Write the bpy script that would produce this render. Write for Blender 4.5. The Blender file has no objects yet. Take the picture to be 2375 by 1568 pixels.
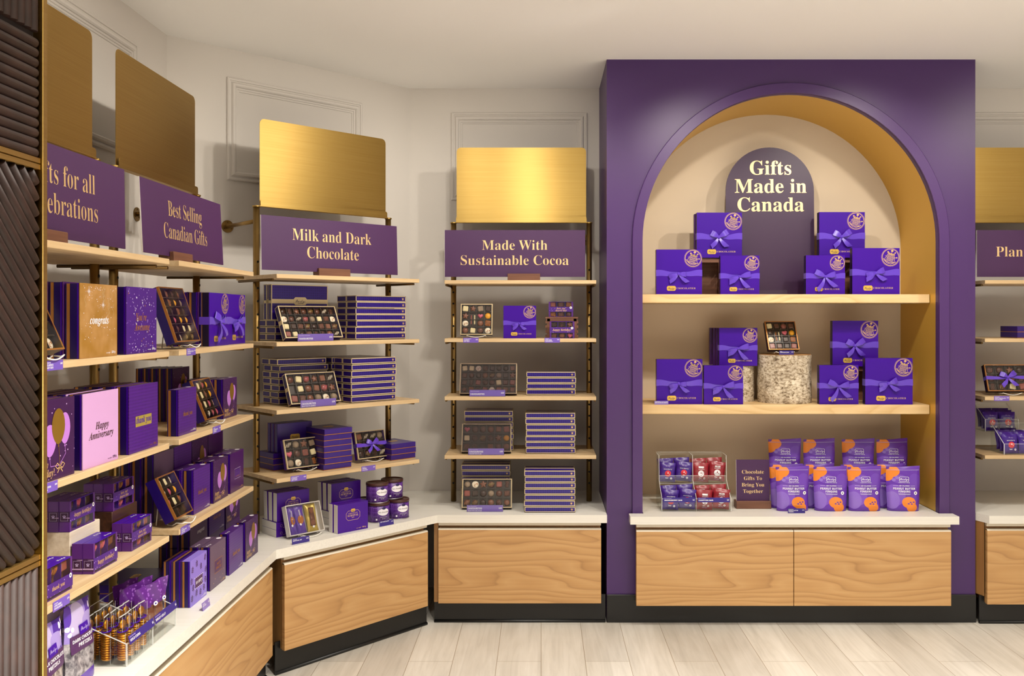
import bpy, bmesh, math, random
from mathutils import Matrix, Vector
PI = math.pi
SC = bpy.context.scene
COL = SC.collection

# ------------------------------------------------------------------ camera, world, lights, exposure
cam = bpy.data.cameras.new('camera')
cam.sensor_fit = 'HORIZONTAL'
cam.sensor_width = 36.0
cam.lens = 36.0 * 2095.0 / 2375.0
cam.shift_x = -0.0284
cam.shift_y = -0.0206
cam.clip_start = 0.05
cam_ob = bpy.data.objects.new('camera', cam)
cam_ob.location = (0, 0, 1.419)
cam_ob.rotation_euler = (PI / 2, 0, 0)
COL.objects.link(cam_ob)
SC.camera = cam_ob

SC.view_settings.view_transform = 'Standard'
SC.view_settings.look = 'None'
SC.view_settings.exposure = 0.0
SC.view_settings.gamma = 1.0
SC.view_settings.use_curve_mapping = False
SC.cycles.max_bounces = 7
SC.cycles.diffuse_bounces = 4
SC.cycles.glossy_bounces = 3
SC.cycles.transmission_bounces = 4
SC.cycles.transparent_max_bounces = 16
SC.cycles.caustics_reflective = False
SC.cycles.caustics_refractive = False
SC.cycles.sample_clamp_indirect = 4.0

W = bpy.data.worlds.new('store_ambient')
SC.world = W
W.use_nodes = True
W.node_tree.nodes['Background'].inputs[0].default_value = (1.0, 0.96, 0.90, 1)
W.node_tree.nodes['Background'].inputs[1].default_value = 0.5

def spot(name, loc, aim, watts, cone=75, blend=0.6, rad=0.03, col=(1.0, 0.93, 0.82)):
    l = bpy.data.lights.new(name, 'SPOT')
    l.energy = watts
    l.color = col
    l.spot_size = math.radians(cone)
    l.spot_blend = blend
    l.shadow_soft_size = rad
    o = bpy.data.objects.new(name, l)
    o.location = loc
    d = Vector(aim) - Vector(loc)
    o.rotation_euler = d.to_track_quat('-Z', 'Y').to_euler()
    COL.objects.link(o)

# ceiling track heads: each row hangs about a metre in front of the wall it lights
for i, (x, y, ax, ay, az, w) in enumerate([
        (-0.05, 2.00, -1.5, 2.1, 1.30, 30), (-0.05, 2.75, -1.5, 2.8, 1.30, 31), (-0.05, 3.25, -1.45, 3.3, 1.30, 23),
        (0.02, 3.00, -1.0, 4.15, 1.30, 30), (0.50, 3.38, -0.95, 4.25, 1.30, 26),
        (-0.08, 3.02, -0.02, 4.6, 1.25, 24), (-0.45, 3.02, -0.30, 4.6, 1.25, 17),
        (0.72, 3.30, 0.95, 4.4, 1.25, 38), (1.66, 3.30, 1.40, 4.4, 1.25, 38), (1.18, 3.2, 1.16, 4.3, 0.7, 30),
        (2.50, 3.02, 2.50, 4.6, 1.30, 28)]):
    spot('track_spot', (x, y, 2.57), (ax, ay, az), w, 95, 0.8)
# downlights over the shop floor
for x, y in ((0.1, 1.75), (1.6, 1.75), (0.2, 0.4), (1.7, 0.4), (3.1, 1.5), (0.6, 0.9), (0.9, -0.9), (3.2, -0.6)):
    spot('down_light', (x, y, 2.57), (x, y + 0.05, 0), 235, 112, 0.8, 0.05, (1.0, 0.95, 0.87))

# ------------------------------------------------------------------ materials
def C(h, a=1.0):
    h = h.lstrip('#')
    r = []
    for i in (0, 2, 4):
        c = int(h[i:i + 2], 16) / 255.0
        r.append(c / 12.92 if c <= 0.04045 else ((c + 0.055) / 1.055) ** 2.4)
    return (r[0], r[1], r[2], a)

M = {}
def mat(name, col, rough=0.5, metal=0.0, spec=0.5, **kw):
    m = bpy.data.materials.new(name)
    m.use_nodes = True
    b = m.node_tree.nodes['Principled BSDF']
    b.inputs['Base Color'].default_value = C(col) if isinstance(col, str) else col
    b.inputs['Roughness'].default_value = rough
    b.inputs['Metallic'].default_value = metal
    b.inputs['Specular IOR Level'].default_value = spec
    for k, v in kw.items():
        b.inputs[k.replace('_', ' ')].default_value = v
    M[name] = m
    return m

def nd(m, t, **kw):
    n = m.node_tree.nodes.new(t)
    for k, v in kw.items():
        setattr(n, k, v)
    return n
def ln(m, a, b):
    m.node_tree.links.new(a, b)
def coords(m, scale=(1, 1, 1), loc=(0, 0, 0), rot=(0, 0, 0)):
    tc = nd(m, 'ShaderNodeTexCoord')
    mp = nd(m, 'ShaderNodeMapping')
    mp.inputs['Scale'].default_value = scale
    mp.inputs['Location'].default_value = loc
    mp.inputs['Rotation'].default_value = rot
    ln(m, tc.outputs['Object'], mp.inputs['Vector'])
    return mp.outputs[0]
def noise(m, vec, scale, detail=4, rough=0.55, dist=0.0):
    n = nd(m, 'ShaderNodeTexNoise')
    n.inputs['Scale'].default_value = scale
    n.inputs['Detail'].default_value = detail
    n.inputs['Roughness'].default_value = rough
    n.inputs['Distortion'].default_value = dist
    ln(m, vec, n.inputs['Vector'])
    return n.outputs[0]
def ramp(m, fac, stops, interp='LINEAR'):
    r = nd(m, 'ShaderNodeValToRGB')
    r.color_ramp.interpolation = interp
    e = r.color_ramp.elements
    while len(e) < len(stops):
        e.new(0.5)
    for i, (p, c) in enumerate(stops):
        e[i].position = p
        e[i].color = C(c) if isinstance(c, str) else c
    ln(m, fac, r.inputs[0])
    return r.outputs[0]
def mixc(m, fac, a, b, mode='MIX'):
    x = nd(m, 'ShaderNodeMix', data_type='RGBA', blend_type=mode)
    for s, v in ((0, fac), (6, a), (7, b)):
        if isinstance(v, (int, float)):
            x.inputs[s].default_value = v
        elif isinstance(v, (tuple, str)):
            x.inputs[s].default_value = C(v) if isinstance(v, str) else v
        else:
            ln(m, v, x.inputs[s])
    return x.outputs[2]
def mth(m, op, a, b=None):
    x = nd(m, 'ShaderNodeMath', operation=op)
    for i, v in enumerate((a, b)):
        if v is None:
            continue
        if isinstance(v, (int, float)):
            x.inputs[i].default_value = v
        else:
            ln(m, v, x.inputs[i])
    return x.outputs[0]
def bump(m, h, strength=0.2, dist=0.002):
    b = nd(m, 'ShaderNodeBump')
    b.inputs['Strength'].default_value = strength
    b.inputs['Distance'].default_value = dist
    ln(m, h, b.inputs['Height'])
    ln(m, b.outputs[0], bs(m).inputs['Normal'])
def bs(m):
    return m.node_tree.nodes['Principled BSDF']
def base(m, c):
    ln(m, c, bs(m).inputs['Base Color'])

def wood(name, cols, sc=(3.0, 40, 40), rough=0.5, rings=0.0, dist=2.0):
    m = mat(name, cols[0], rough)
    v = coords(m, sc)
    a = noise(m, v, 1.0, 6, 0.6, 0.4)
    c = ramp(m, a, [(0.25, cols[0]), (0.5, cols[1]), (0.72, cols[2])])
    if rings:
        # cathedral grain: contour lines of a stretched noise field
        f = noise(m, coords(m, (1.1, 1, 5.5), (3.1, 0, 1.7)), 1.0, 2, 0.5, 0.3)
        sx = nd(m, 'ShaderNodeSeparateXYZ')
        ln(m, coords(m), sx.inputs[0])
        k = mth(m, 'FRACT', mth(m, 'ADD', mth(m, 'MULTIPLY', f, 9.0), mth(m, 'MULTIPLY', sx.outputs[2], 26.0)))
        rc = ramp(m, k, [(0.0, cols[3]), (0.10, cols[0]), (0.35, cols[1]), (0.7, cols[2]), (0.93, cols[1]), (1.0, cols[3])])
        c = mixc(m, rings, c, rc)
    base(m, c)
    return m

mat('wall_paint', '#d6d0c9', 0.85)
mat('ceiling_paint', '#f5f3f0', 0.9)
m = mat('portal_purple', '#432460', 0.40)
mat('portal_trim', '#462664', 0.40)
m = mat('niche_gold', '#dcb048', 0.36, 0.55)
bump(m, noise(m, coords(m, (4, 4, 300)), 1.0, 3), 0.05, 0.001)
mat('niche_back', '#e2ceb4', 0.75)
m = mat('brass', '#cba557', 0.46, 1.0, Anisotropic=0.92, Anisotropic_Rotation=0.25)
ng = noise(m, coords(m, (2.5, 60, 260)), 1.0, 3, 0.6)
base(m, ramp(m, ng, [(0.3, '#c09f58'), (0.7, '#c9a962')]))
bump(m, ng, 0.04, 0.0005)
tg = nd(m, 'ShaderNodeTangent', direction_type='UV_MAP', uv_map='UV')
ln(m, tg.outputs[0], bs(m).inputs['Tangent'])
mat('bronze', '#947848', 0.36, 1.0)
mat('bronze_dark', '#6a5230', 0.45, 0.9)
mat('black', '#0b0b0b', 0.6)
mat('hole_black', '#050505', 0.9)
wood('oak', ['#b9976c', '#cbae84', '#d8c098'], (2.0, 45, 45), 0.5)
wood('oak_niche', ['#cba873', '#dcbb88', '#e6ca9b', '#c59a63'], (1.6, 30, 30), 0.5, 0.35)
wood('elm', ['#b08452', '#bf935e', '#c9a06c', '#9a7044'], (1.6, 40, 55), 0.48, 0.55)
wood('elm_end', ['#8d6234', '#9b7040', '#a97d4a'], (40, 40, 3.0), 0.5)
wood('white_laminate', ['#dedbd3', '#e5e2da', '#ebe8e1'], (1.5, 160, 160), 0.4)
mat('cream_rail', '#ded5c3', 0.5)
mat('toe_black', '#111111', 0.42)
wood('walnut', ['#5d3b2c', '#714a37', '#835a45'], (3, 60, 60), 0.45)
wood('walnut_dark', ['#2c170f', '#3f2418', '#553221'], (3, 70, 70), 0.4)
wood('whitewood', ['#b9aa96', '#d3c6b4', '#e2d8c9'], (2, 45, 45), 0.6)
wood('flute', ['#22140f', '#2c1b16', '#37231d'], (25, 25, 25), 0.55)
bs(M['flute']).inputs['Specular IOR Level'].default_value = 0.3
mat('flute_back', '#1c1210', 0.7)

# floor planks running away from the shop front
m = mat('floor_plank', '#cbbda6', 0.45)
v = coords(m, (1, 1, 1), (0.06, 0, 0), (0, 0, PI / 2))
bk = nd(m, 'ShaderNodeTexBrick', offset=0.37, squash=1.0)
for k, x in (('Scale', 1.0), ('Mortar Size', 0.0011), ('Mortar Smooth', 0.1), ('Bias', 0.0), ('Brick Width', 1.22), ('Row Height', 0.182)):
    bk.inputs[k].default_value = x
bk.inputs['Color1'].default_value = C('#d0ccc6')
bk.inputs['Color2'].default_value = C('#e3e0da')
bk.inputs['Mortar'].default_value = C('#9d8f7c')
ln(m, v, bk.inputs['Vector'])
g1 = noise(m, coords(m, (26, 1.6, 1)), 1.0, 6, 0.65, 1.2)
gr = ramp(m, g1, [(0.3, '#c4bdb1'), (0.5, '#e4dfd6'), (0.7, '#f6f3ee')])
g2 = noise(m, coords(m, (3.5, 0.9, 1)), 1.0, 3, 0.6, 0.6)
cl = ramp(m, g2, [(0.3, '#c3bcb0'), (0.65, '#fffefb')])
base(m, mixc(m, 0.45, mixc(m, 0.5, bk.outputs['Color'], gr, 'MULTIPLY'), cl, 'MULTIPLY'))
bump(m, g1, 0.12, 0.001)

# packaging papers, foils and films
mat('gift_purple', '#3b0590', 0.36, 0, 0.25)
mat('gift_purple_deep', '#1c0650', 0.33)
mat('gift_purple_blue', '#1f0a5e', 0.3)
m = mat('blue_violet_foil', '#2a0e78', 0.28, 0.1)
vo = nd(m, 'ShaderNodeTexVoronoi', feature='F1')
vo.inputs['Scale'].default_value = 95
vo.inputs['Randomness'].default_value = 0.1
ln(m, coords(m), vo.inputs['Vector'])
base(m, ramp(m, vo.outputs['Distance'], [(0.25, '#1d0860'), (0.5, '#2c1180')]))
mat('violet_black', '#140729', 0.35)
mat('cream_edge', '#d8c59c', 0.4, 0.2)
mat('satin', '#5a35bd', 0.30, 0.0, 0.6, Sheen_Weight=0.15)
mat('foil_gold', '#d9ae5a', 0.3, 0.75)
mat('print_gold', '#dcb47f', 0.35, 0.25)
mat('sign_gold', '#efcf96', 0.38, 0.65)
mat('copper_edge', '#b97c3c', 0.35, 0.5)
mat('plaque_gold', '#dfb650', 0.35, 0.4)
mat('card_plum', '#4a2456', 0.42)
mat('sign_purple', '#411c4d', 0.55)
mat('sign_plum', '#34183c', 0.4)
mat('white_print', '#f2eff6', 0.5)
mat('lilac_print', '#b9a6de', 0.5)
mat('white_card', '#e4e0dc', 0.55)
mat('tag_purple', '#6f54b4', 0.35)
mat('tag_pale', '#8573b8', 0.35)
mat('tag_deep', '#33247e', 0.35)
mat('white_wire', '#efece6', 0.3)
mat('tray_dark', '#231512', 0.3)
mat('tray_ridge', '#4c4442', 0.25)
mat('classic_purple', '#2f0c74', 0.3)
mat('survival_purple', '#430f8c', 0.36, 0, 0.3)
mat('tray_brown', '#6b4a33', 0.5)
mat('carton_plum', '#54207c', 0.3)
for n, c in (('milk', '#5c3325'), ('milk_light', '#7d4c36'), ('dark', '#31190f'), ('darker', '#21110c'), ('white_choc', '#ecdfb0'), ('cream_choc', '#f4ead3'),
             ('pink', '#c4566d'), ('rose', '#8f4c45'), ('yellow', '#eea916'), ('caramel', '#a4601f'), ('olive', '#9a8436')):
    mat('choc_' + n, c, 0.3)
m = mat('choc_speckle', '#5a3426', 0.5)
base(m, ramp(m, noise(m, coords(m), 420, 2), [(0.45, '#4b2b20'), (0.62, '#d8c3a2')]))
mat('pink_card', '#c79acb', 0.45)
mat('lavender_card', '#8a74d2', 0.45)
mat('grey_card', '#5d4763', 0.4)
mat('plum_gloss', '#43155c', 0.3)
mat('balloon_pink', '#b376cc', 0.4)
mat('balloon_gold', '#a9812f', 0.3, 0.6)
mat('tin_lid', '#47251f', 0.35)
mat('tin_rim', '#b9b4b6', 0.3, 0.8)
mat('red_print', '#d62c3c', 0.45)
mat('orange_print', '#e8862c', 0.4)
m = mat('bar_red', '#8f1c2b', 0.28)
m2 = mat('bar_purple', '#3d1a86', 0.28)
mat('wrap_gold', '#b8a24c', 0.3, 0.3)
mat('wrap_purple', '#5533a0', 0.3)
mat('coin_gold', '#d8922a', 0.28, 0.85)
mat('paper_seal', '#e9e4ef', 0.5)

def dots(name, bcol, dcol, scale, size, rough=0.38):
    m = mat(name, bcol, rough)
    vo = nd(m, 'ShaderNodeTexVoronoi', feature='F1')
    vo.inputs['Scale'].default_value = scale
    ln(m, coords(m, (1, 0.02, 1)), vo.inputs['Vector'])
    base(m, mixc(m, mth(m, 'LESS_THAN', vo.outputs['Distance'], size), bcol, dcol))
    return m
dots('plum_dots', '#391546', '#c7a5d8', 75, 0.13)
dots('plum_dots_fine', '#3c184e', '#b58fc9', 130, 0.13)
dots('violet_dots', '#451a7c', '#b79ade', 90, 0.14)
dots('lolly_dots', '#5b1f7f', '#8e55b4', 110, 0.33)
m = mat('thank_pattern', '#5a2091', 0.34)
vo = nd(m, 'ShaderNodeTexVoronoi', feature='F1')
vo.inputs['Scale'].default_value = 110
vo.inputs['Randomness'].default_value = 0.0
ln(m, coords(m, (1, 0.02, 1)), vo.inputs['Vector'])
base(m, ramp(m, vo.outputs['Distance'], [(0.2, '#3d1168'), (0.4, '#4d1c80')]))
m = mat('gold_card', '#c2924a', 0.3, 0.35)
base(m, ramp(m, noise(m, coords(m, (1, 1, 1)), 14, 2), [(0.35, '#b38335'), (0.65, '#cf9f62')]))
m = mat('petal_purple', '#4c1f77', 0.35)
vo = nd(m, 'ShaderNodeTexVoronoi', feature='DISTANCE_TO_EDGE')
vo.inputs['Scale'].default_value = 55
vo.inputs['Randomness'].default_value = 0.25
ln(m, coords(m), vo.inputs['Vector'])
base(m, ramp(m, vo.outputs['Distance'], [(0.03, '#6f45a0'), (0.09, '#4c1f77')]))

def printed(name, bcol, spots, rough=0.3):
    """printed film: ellipses (cx, cz, rx, rz, colour) laid over a base colour in the object's own coordinates"""
    if isinstance(bcol, tuple):
        m = mat(name, bcol[0], rough)
        c = ramp(m, noise(m, coords(m), 55, 4, 0.6, 0.4), [(0.36, bcol[0]), (0.62, bcol[1])])
    else:
        m = mat(name, bcol, rough)
        c = bcol
    tc = nd(m, 'ShaderNodeTexCoord')
    for cx, cz, rx, rz, col in spots:
        mp = nd(m, 'ShaderNodeMapping')
        mp.inputs['Scale'].default_value = (1 / rx, 0, 1 / rz)
        mp.inputs['Location'].default_value = (-cx / rx, 0, -cz / rz)
        ln(m, tc.outputs['Object'], mp.inputs['Vector'])
        L = nd(m, 'ShaderNodeVectorMath', operation='LENGTH')
        ln(m, mp.outputs[0], L.inputs[0])
        c = mixc(m, mth(m, 'LESS_THAN', L.outputs['Value'], 1.0), c, col)
    base(m, c)
    return m
printed('pouch_film', '#6433ab', [
    (-0.045, 0.075, 0.050, 0.050, '#7c50c2'), (-0.02, 0.15, 0.035, 0.02, '#774bbd'), (-0.055, 0.052, 0.034, 0.04, '#8a68ca'),
    (0.05, 0.14, 0.03, 0.035, '#6c3fb4'), (-0.03, 0.155, 0.009, 0.007, '#9070cf'), (-0.045, 0.145, 0.009, 0.007, '#9070cf'), (-0.038, 0.165, 0.008, 0.006, '#9070cf'),
    (0.020, 0.042, 0.031, 0.026, '#e8862c'), (0.034, 0.018, 0.024, 0.022, '#e8862c'), (0.028, 0.043, 0.005, 0.003, '#5a2c9e'),
    (0.041, 0.044, 0.005, 0.003, '#5a2c9e'), (0.019, 0.036, 0.005, 0.003, '#5a2c9e'), (0.033, 0.035, 0.005, 0.003, '#5a2c9e'),
    (-0.070, 0.185, 0.052, 0.030, '#e8862c'), (-0.076, 0.165, 0.030, 0.026, '#e8862c'), (-0.076, 0.203, 0.014, 0.010, '#5a2c9e')], 0.27)
for nm, low in (('pretzel_film', ('#4a4650', '#a7a2a6')), ('pretzel_film_milk', ('#5a4a44', '#b0a6a2'))):
    m = printed(nm, low, [
        (0, 0.24, 0.2, 0.125, '#8d79c4'), (-0.02, 0.165, 0.035, 0.045, '#b3a7cf'), (0.045, 0.185, 0.024, 0.05, '#4a2b94'), (-0.06, 0.19, 0.02, 0.03, '#5737a2'),
        (0.03, 0.155, 0.03, 0.02, '#9c8bcb'), (0.055, 0.165, 0.005, 0.008, '#e6def2'), (0.048, 0.185, 0.005, 0.008, '#e6def2'), (0.06, 0.19, 0.004, 0.008, '#e6def2'),
        (-0.055, 0.14, 0.006, 0.006, '#e6def2'), (-0.045, 0.15, 0.006, 0.006, '#e6def2'), (-0.06, 0.155, 0.006, 0.006, '#e6def2'), (0, 0.0, 0.2, 0.035, '#57349c')], 0.25)
    b = bs(m)
m = mat('birch_bark', '#a39682', 0.85)
n1 = noise(m, coords(m, (1, 1, 1.7)), 62, 6, 0.68, 0.1)
n2 = noise(m, coords(m, (1, 1, 1.2)), 13, 4, 0.6, 0.4)
ba = ramp(m, n1, [(0.33, '#54432f'), (0.42, '#a8977f'), (0.52, '#d9cdb9'), (0.68, '#f0e8da')])
bb = ramp(m, n2, [(0.36, '#97836a'), (0.55, '#f6f0e6')])
base(m, mixc(m, 0.55, ba, bb, 'MULTIPLY'))
bump(m, n1, 0.7, 0.004)
m = mat('log_end', '#b98d5c', 0.8)

def film(name, tint, refl=0.06, rough=0.03):
    m = bpy.data.materials.new(name)
    m.use_nodes = True
    nt = m.node_tree
    nt.nodes.remove(nt.nodes['Principled BSDF'])
    t = nd(m, 'ShaderNodeBsdfTransparent')
    t.inputs[0].default_value = C(tint)
    g = nd(m, 'ShaderNodeBsdfGlossy')
    g.inputs['Roughness'].default_value = rough
    fr = nd(m, 'ShaderNodeLayerWeight')
    fr.inputs[0].default_value = 0.5
    x = nd(m, 'ShaderNodeMixShader')
    ln(m, mth(m, 'ADD', mth(m, 'MULTIPLY', mth(m, 'POWER', fr.outputs['Facing'], 5.0), 0.55), refl * 0.5), x.inputs[0])
    ln(m, t.outputs[0], x.inputs[1])
    ln(m, g.outputs[0], x.inputs[2])
    ln(m, x.outputs[0], nt.nodes['Material Output'].inputs['Surface'])
    M[name] = m
film('clear_film', '#faf9f8', 0.06, 0.06)
film('acrylic', '#fcfdfc', 0.05, 0.03)
mat('acrylic_edge', '#f2f4f2', 0.2, 0, 0.5, Alpha=0.55)
film('smoky_film', '#ddd8da', 0.09, 0.08)

# ------------------------------------------------------------------ mesh builder
class MB:
    def __init__(s):
        s.v, s.f, s.mi, s.sm, s.mats = [], [], [], [], []
        s.X = Matrix.Identity(4)
    def add(s, vs, fs, m, smooth=False):
        if m not in s.mats:
            s.mats.append(m)
        k, n = s.mats.index(m), len(s.v)
        s.v += [s.X @ Vector(p) for p in vs]
        for f in fs:
            s.f.append([i + n for i in f])
            s.mi.append(k)
            s.sm.append(smooth)
        return s
    def box(s, x0, x1, y0, y1, z0, z1, m, b=0.0):
        lo, hi = (x0, y0, z0), (x1, y1, z1)
        if b <= 0:
            vs = [(x, y, z) for x in (x0, x1) for y in (y0, y1) for z in (z0, z1)]
            return s.add(vs, [(0, 1, 3, 2), (4, 6, 7, 5), (0, 4, 5, 1), (2, 3, 7, 6), (0, 2, 6, 4), (1, 5, 7, 3)], m)
        vs, ix = [], {}
        for cx in (0, 1):
            for cy in (0, 1):
                for cz in (0, 1):
                    c = (cx, cy, cz)
                    for a in range(3):
                        p = []
                        for k in range(3):
                            q = (lo, hi)[c[k]][k]
                            if k != a:
                                q += b if c[k] == 0 else -b
                            p.append(q)
                        ix[(c, a)] = len(vs)
                        vs.append(tuple(p))
        fs = []
        for a in range(3):
            u, w = [k for k in range(3) if k != a]
            for sd in (0, 1):
                q = []
                for du, dw in ((0, 0), (1, 0), (1, 1), (0, 1)):
                    c = [0, 0, 0]
                    c[a], c[u], c[w] = sd, du, dw
                    q.append(ix[(tuple(c), a)])
                fs.append(q)
            for su in (0, 1):
                for sw in (0, 1):
                    c0, c1 = [0, 0, 0], [0, 0, 0]
                    c0[u], c0[w], c0[a] = su, sw, 0
                    c1[u], c1[w], c1[a] = su, sw, 1
                    c0, c1 = tuple(c0), tuple(c1)
                    fs.append([ix[(c0, u)], ix[(c1, u)], ix[(c1, w)], ix[(c0, w)]])
        for c in [(a, b2, d) for a in (0, 1) for b2 in (0, 1) for d in (0, 1)]:
            fs.append([ix[(c, 0)], ix[(c, 1)], ix[(c, 2)]])
        return s.add(vs, fs, m)
    def prism(s, poly, y0, y1, m, side=None):
        """polygon in x-z pushed along y"""
        n = len(poly)
        s.add([(x, y0, z) for x, z in poly], [list(range(n))], m)
        s.add([(x, y1, z) for x, z in poly], [list(range(n))[::-1]], m)
        vs = [(x, y, z) for y in (y0, y1) for x, z in poly]
        return s.add(vs, [(i, (i + 1) % n, n + (i + 1) % n, n + i) for i in range(n)], side or m)
    def slab(s, poly, z0, z1, m):
        """polygon in x-y pushed along z"""
        n = len(poly)
        vs = [(x, y, z) for z in (z0, z1) for x, y in poly]
        return s.add(vs, [list(range(n)), list(range(n, 2 * n))[::-1]] + [(i, (i + 1) % n, n + (i + 1) % n, n + i) for i in range(n)], m)
    def flat(s, poly, y, m):
        return s.add([(x, y, z) for x, z in poly], [list(range(len(poly)))], m)
    def tube(s, pts, r, m, seg=8, cyc=False, caps=True):
        pts = [Vector(p) for p in pts]
        n = len(pts)
        vs, fs = [], []
        up = None
        for i, p in enumerate(pts):
            a = pts[(i - 1) % n] if (cyc or i > 0) else p
            b = pts[(i + 1) % n] if (cyc or i < n - 1) else p
            t = (b - a).normalized()
            if up is None:
                up = Vector((0, 0, 1)) if abs(t.z) < 0.9 else Vector((1, 0, 0))
            e = t.cross(up).normalized()
            up = e.cross(t).normalized()
            rr = r[i] if isinstance(r, (list, tuple)) else r
            for k in range(seg):
                an = 2 * PI * k / seg
                vs.append(p + (e * math.cos(an) + up * math.sin(an)) * rr)
        for i in range(n if cyc else n - 1):
            j = (i + 1) % n
            for k in range(seg):
                fs.append((i * seg + k, i * seg + (k + 1) % seg, j * seg + (k + 1) % seg, j * seg + k))
        s.add(vs, fs, m, True)
        if caps and not cyc:
            s.add(vs[:seg], [list(range(seg))], m)
            s.add(vs[-seg:], [list(range(seg))[::-1]], m)
        return s
    def lathe(s, prof, m, seg=24, axis='z', smooth=True):
        vs, fs = [], []
        for r, h in prof:
            for k in range(seg):
                a = 2 * PI * k / seg
                x, y = r * math.cos(a), r * math.sin(a)
                vs.append((x, y, h) if axis == 'z' else (x, -h, y))
        for i in range(len(prof) - 1):
            for k in range(seg):
                fs.append((i * seg + k, i * seg + (k + 1) % seg, (i + 1) * seg + (k + 1) % seg, (i + 1) * seg + k))
        return s.add(vs, fs, m, smooth)
    def grid(s, fn, nu, nv, m, smooth=True):
        vs = [fn(i / nu, j / nv) for j in range(nv + 1) for i in range(nu + 1)]
        fs = [(j * (nu + 1) + i, j * (nu + 1) + i + 1, (j + 1) * (nu + 1) + i + 1, (j + 1) * (nu + 1) + i) for j in range(nv) for i in range(nu)]
        return s.add(vs, fs, m, smooth)
    def strip(s, cs, hs, m):
        vs = []
        for c, h in zip(cs, hs):
            vs += [Vector(c) - Vector(h), Vector(c) + Vector(h)]
        return s.add(vs, [(2 * i, 2 * i + 1, 2 * i + 3, 2 * i + 2) for i in range(len(cs) - 1)], m, True)
    def stroke(s, pts, w, y, m, cyc=False):
        """thin flat printed line in x-z"""
        pts = [Vector((p[0], 0, p[1])) for p in pts]
        n = len(pts)
        vs, fs = [], []
        for i, p in enumerate(pts):
            a = pts[(i - 1) % n] if (cyc or i > 0) else p
            b = pts[(i + 1) % n] if (cyc or i < n - 1) else p
            t = (b - a).normalized()
            q = Vector((-t.z, 0, t.x)) * w / 2
            vs += [p - q + Vector((0, y, 0)), p + q + Vector((0, y, 0))]
        for i in range(n if cyc else n - 1):
            j = (i + 1) % n
            fs.append((2 * i, 2 * i + 1, 2 * j + 1, 2 * j))
        return s.add(vs, fs, m)
    def ell(s, cx, cz, rx, rz, y, m, n=20):
        return s.flat([(cx + rx * math.cos(2 * PI * k / n), cz + rz * math.sin(2 * PI * k / n)) for k in range(n)], y, m)
    def text(s, t, font, size, x, z, y, m, align='C', xs=1.0, fn=None, gap=0.0):
        """lettering lying in the x-z plane, baseline at z"""
        tv, tf, w = glyphs(t, font, gap)
        k = size
        ox = {'C': -w / 2, 'L': 0, 'R': -w}[align]
        vs = [((a + ox) * k * xs + x, y, b * k + z) for a, b in tv]
        if fn:
            vs = [fn(*p) for p in vs]
        return s.add(vs, tf, m)
    def out(s, name, parent=None, uv=False):
        me = bpy.data.meshes.new(name)
        me.from_pydata(s.v, [], s.f)
        for k in s.mats:
            me.materials.append(M[k])
        me.polygons.foreach_set('material_index', s.mi)
        me.polygons.foreach_set('use_smooth', s.sm)
        bm = bmesh.new()
        bm.from_mesh(me)
        bmesh.ops.remove_doubles(bm, verts=bm.verts, dist=1e-6)
        bmesh.ops.recalc_face_normals(bm, faces=bm.faces)
        bm.to_mesh(me)
        bm.free()
        if uv:
            l = me.uv_layers.new(name='UV')
            for lp in me.loops:
                co = me.vertices[lp.vertex_index].co
                l.data[lp.index].uv = (co.x, co.z)
        o = bpy.data.objects.new(name, me)
        COL.objects.link(o)
        if parent:
            o.parent = parent
        return o

GL = {}
BASES = {'serif': (0x1D400, 0x1D7CE), 'bold': (0x1D400, 0x1D7CE), 'ital': (0x1D468, None), 'sans': (0x1D5D4, 0x1D7EC), 'script': (0x1D4D0, None), 'reg': (None, None)}
def glyphs(t, font, gap=0.0):
    key = (t, font, gap)
    if key in GL:
        return GL[key]
    up, dg = BASES[font]
    o = ''
    for c in t:
        if up and 'A' <= c <= 'Z':
            o += chr(up + ord(c) - 65)
        elif up and 'a' <= c <= 'z':
            o += chr(up + 26 + ord(c) - 97)
        elif dg and c.isdigit():
            o += chr(dg + int(c))
        else:
            o += c
    cu = bpy.data.curves.new('t', 'FONT')
    cu.body = o
    cu.size = 1.0
    cu.resolution_u = 4
    cu.fill_mode = 'FRONT'
    cu.offset = -0.009 if font == 'serif' else 0.0
    cu.space_character = 1.0 + gap
    ob = bpy.data.objects.new('t', cu)
    me = ob.to_mesh()
    tv = [(v.co.x, v.co.y) for v in me.vertices]
    tf = [list(p.vertices) for p in me.polygons]
    x0, x1 = min(p[0] for p in tv), max(p[0] for p in tv)
    tv = [(a - x0, b) for a, b in tv]
    bpy.data.objects.remove(ob)
    bpy.data.curves.remove(cu)
    GL[key] = (tv, tf, x1 - x0)
    return GL[key]

# ------------------------------------------------------------------ scene bookkeeping
def tag(o, label, cat=None, group=None, kind=None):
    if label:
        o['label'] = label
    if cat:
        o['category'] = cat
    if group:
        o['group'] = group
    if kind:
        o['kind'] = kind
    return o
def empty(name):
    o = bpy.data.objects.new(name, None)
    o.empty_display_size = 0.05
    COL.objects.link(o)
    return o
def dup(r, parent=None):
    c = r.copy()
    COL.objects.link(c)
    if parent:
        c.parent = parent
    for ch in r.children:
        dup(ch, c)
    return c
PROTO = {}
def get(key, fn, *a, **k):
    if key in PROTO:
        r = dup(PROTO[key])
        for p in ('group',):
            if p in r:
                del r[p]
        return r
    PROTO[key] = fn(*a, **k)
    return PROTO[key]
def frame(ox, oy, deg):
    return Matrix.Translation((ox, oy, 0)) @ Matrix.Rotation(math.radians(deg), 4, 'Z')
FA1, FA2 = frame(-1.59, 2.335, 90), frame(-1.59, 3.124, 90)
FB, FC, FN, FD = frame(-1.1505, 4.2235, 45), frame(-0.0975, 4.735, 0), frame(1.159, 4.2, 0), frame(2.4475, 4.735, 0)
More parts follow.
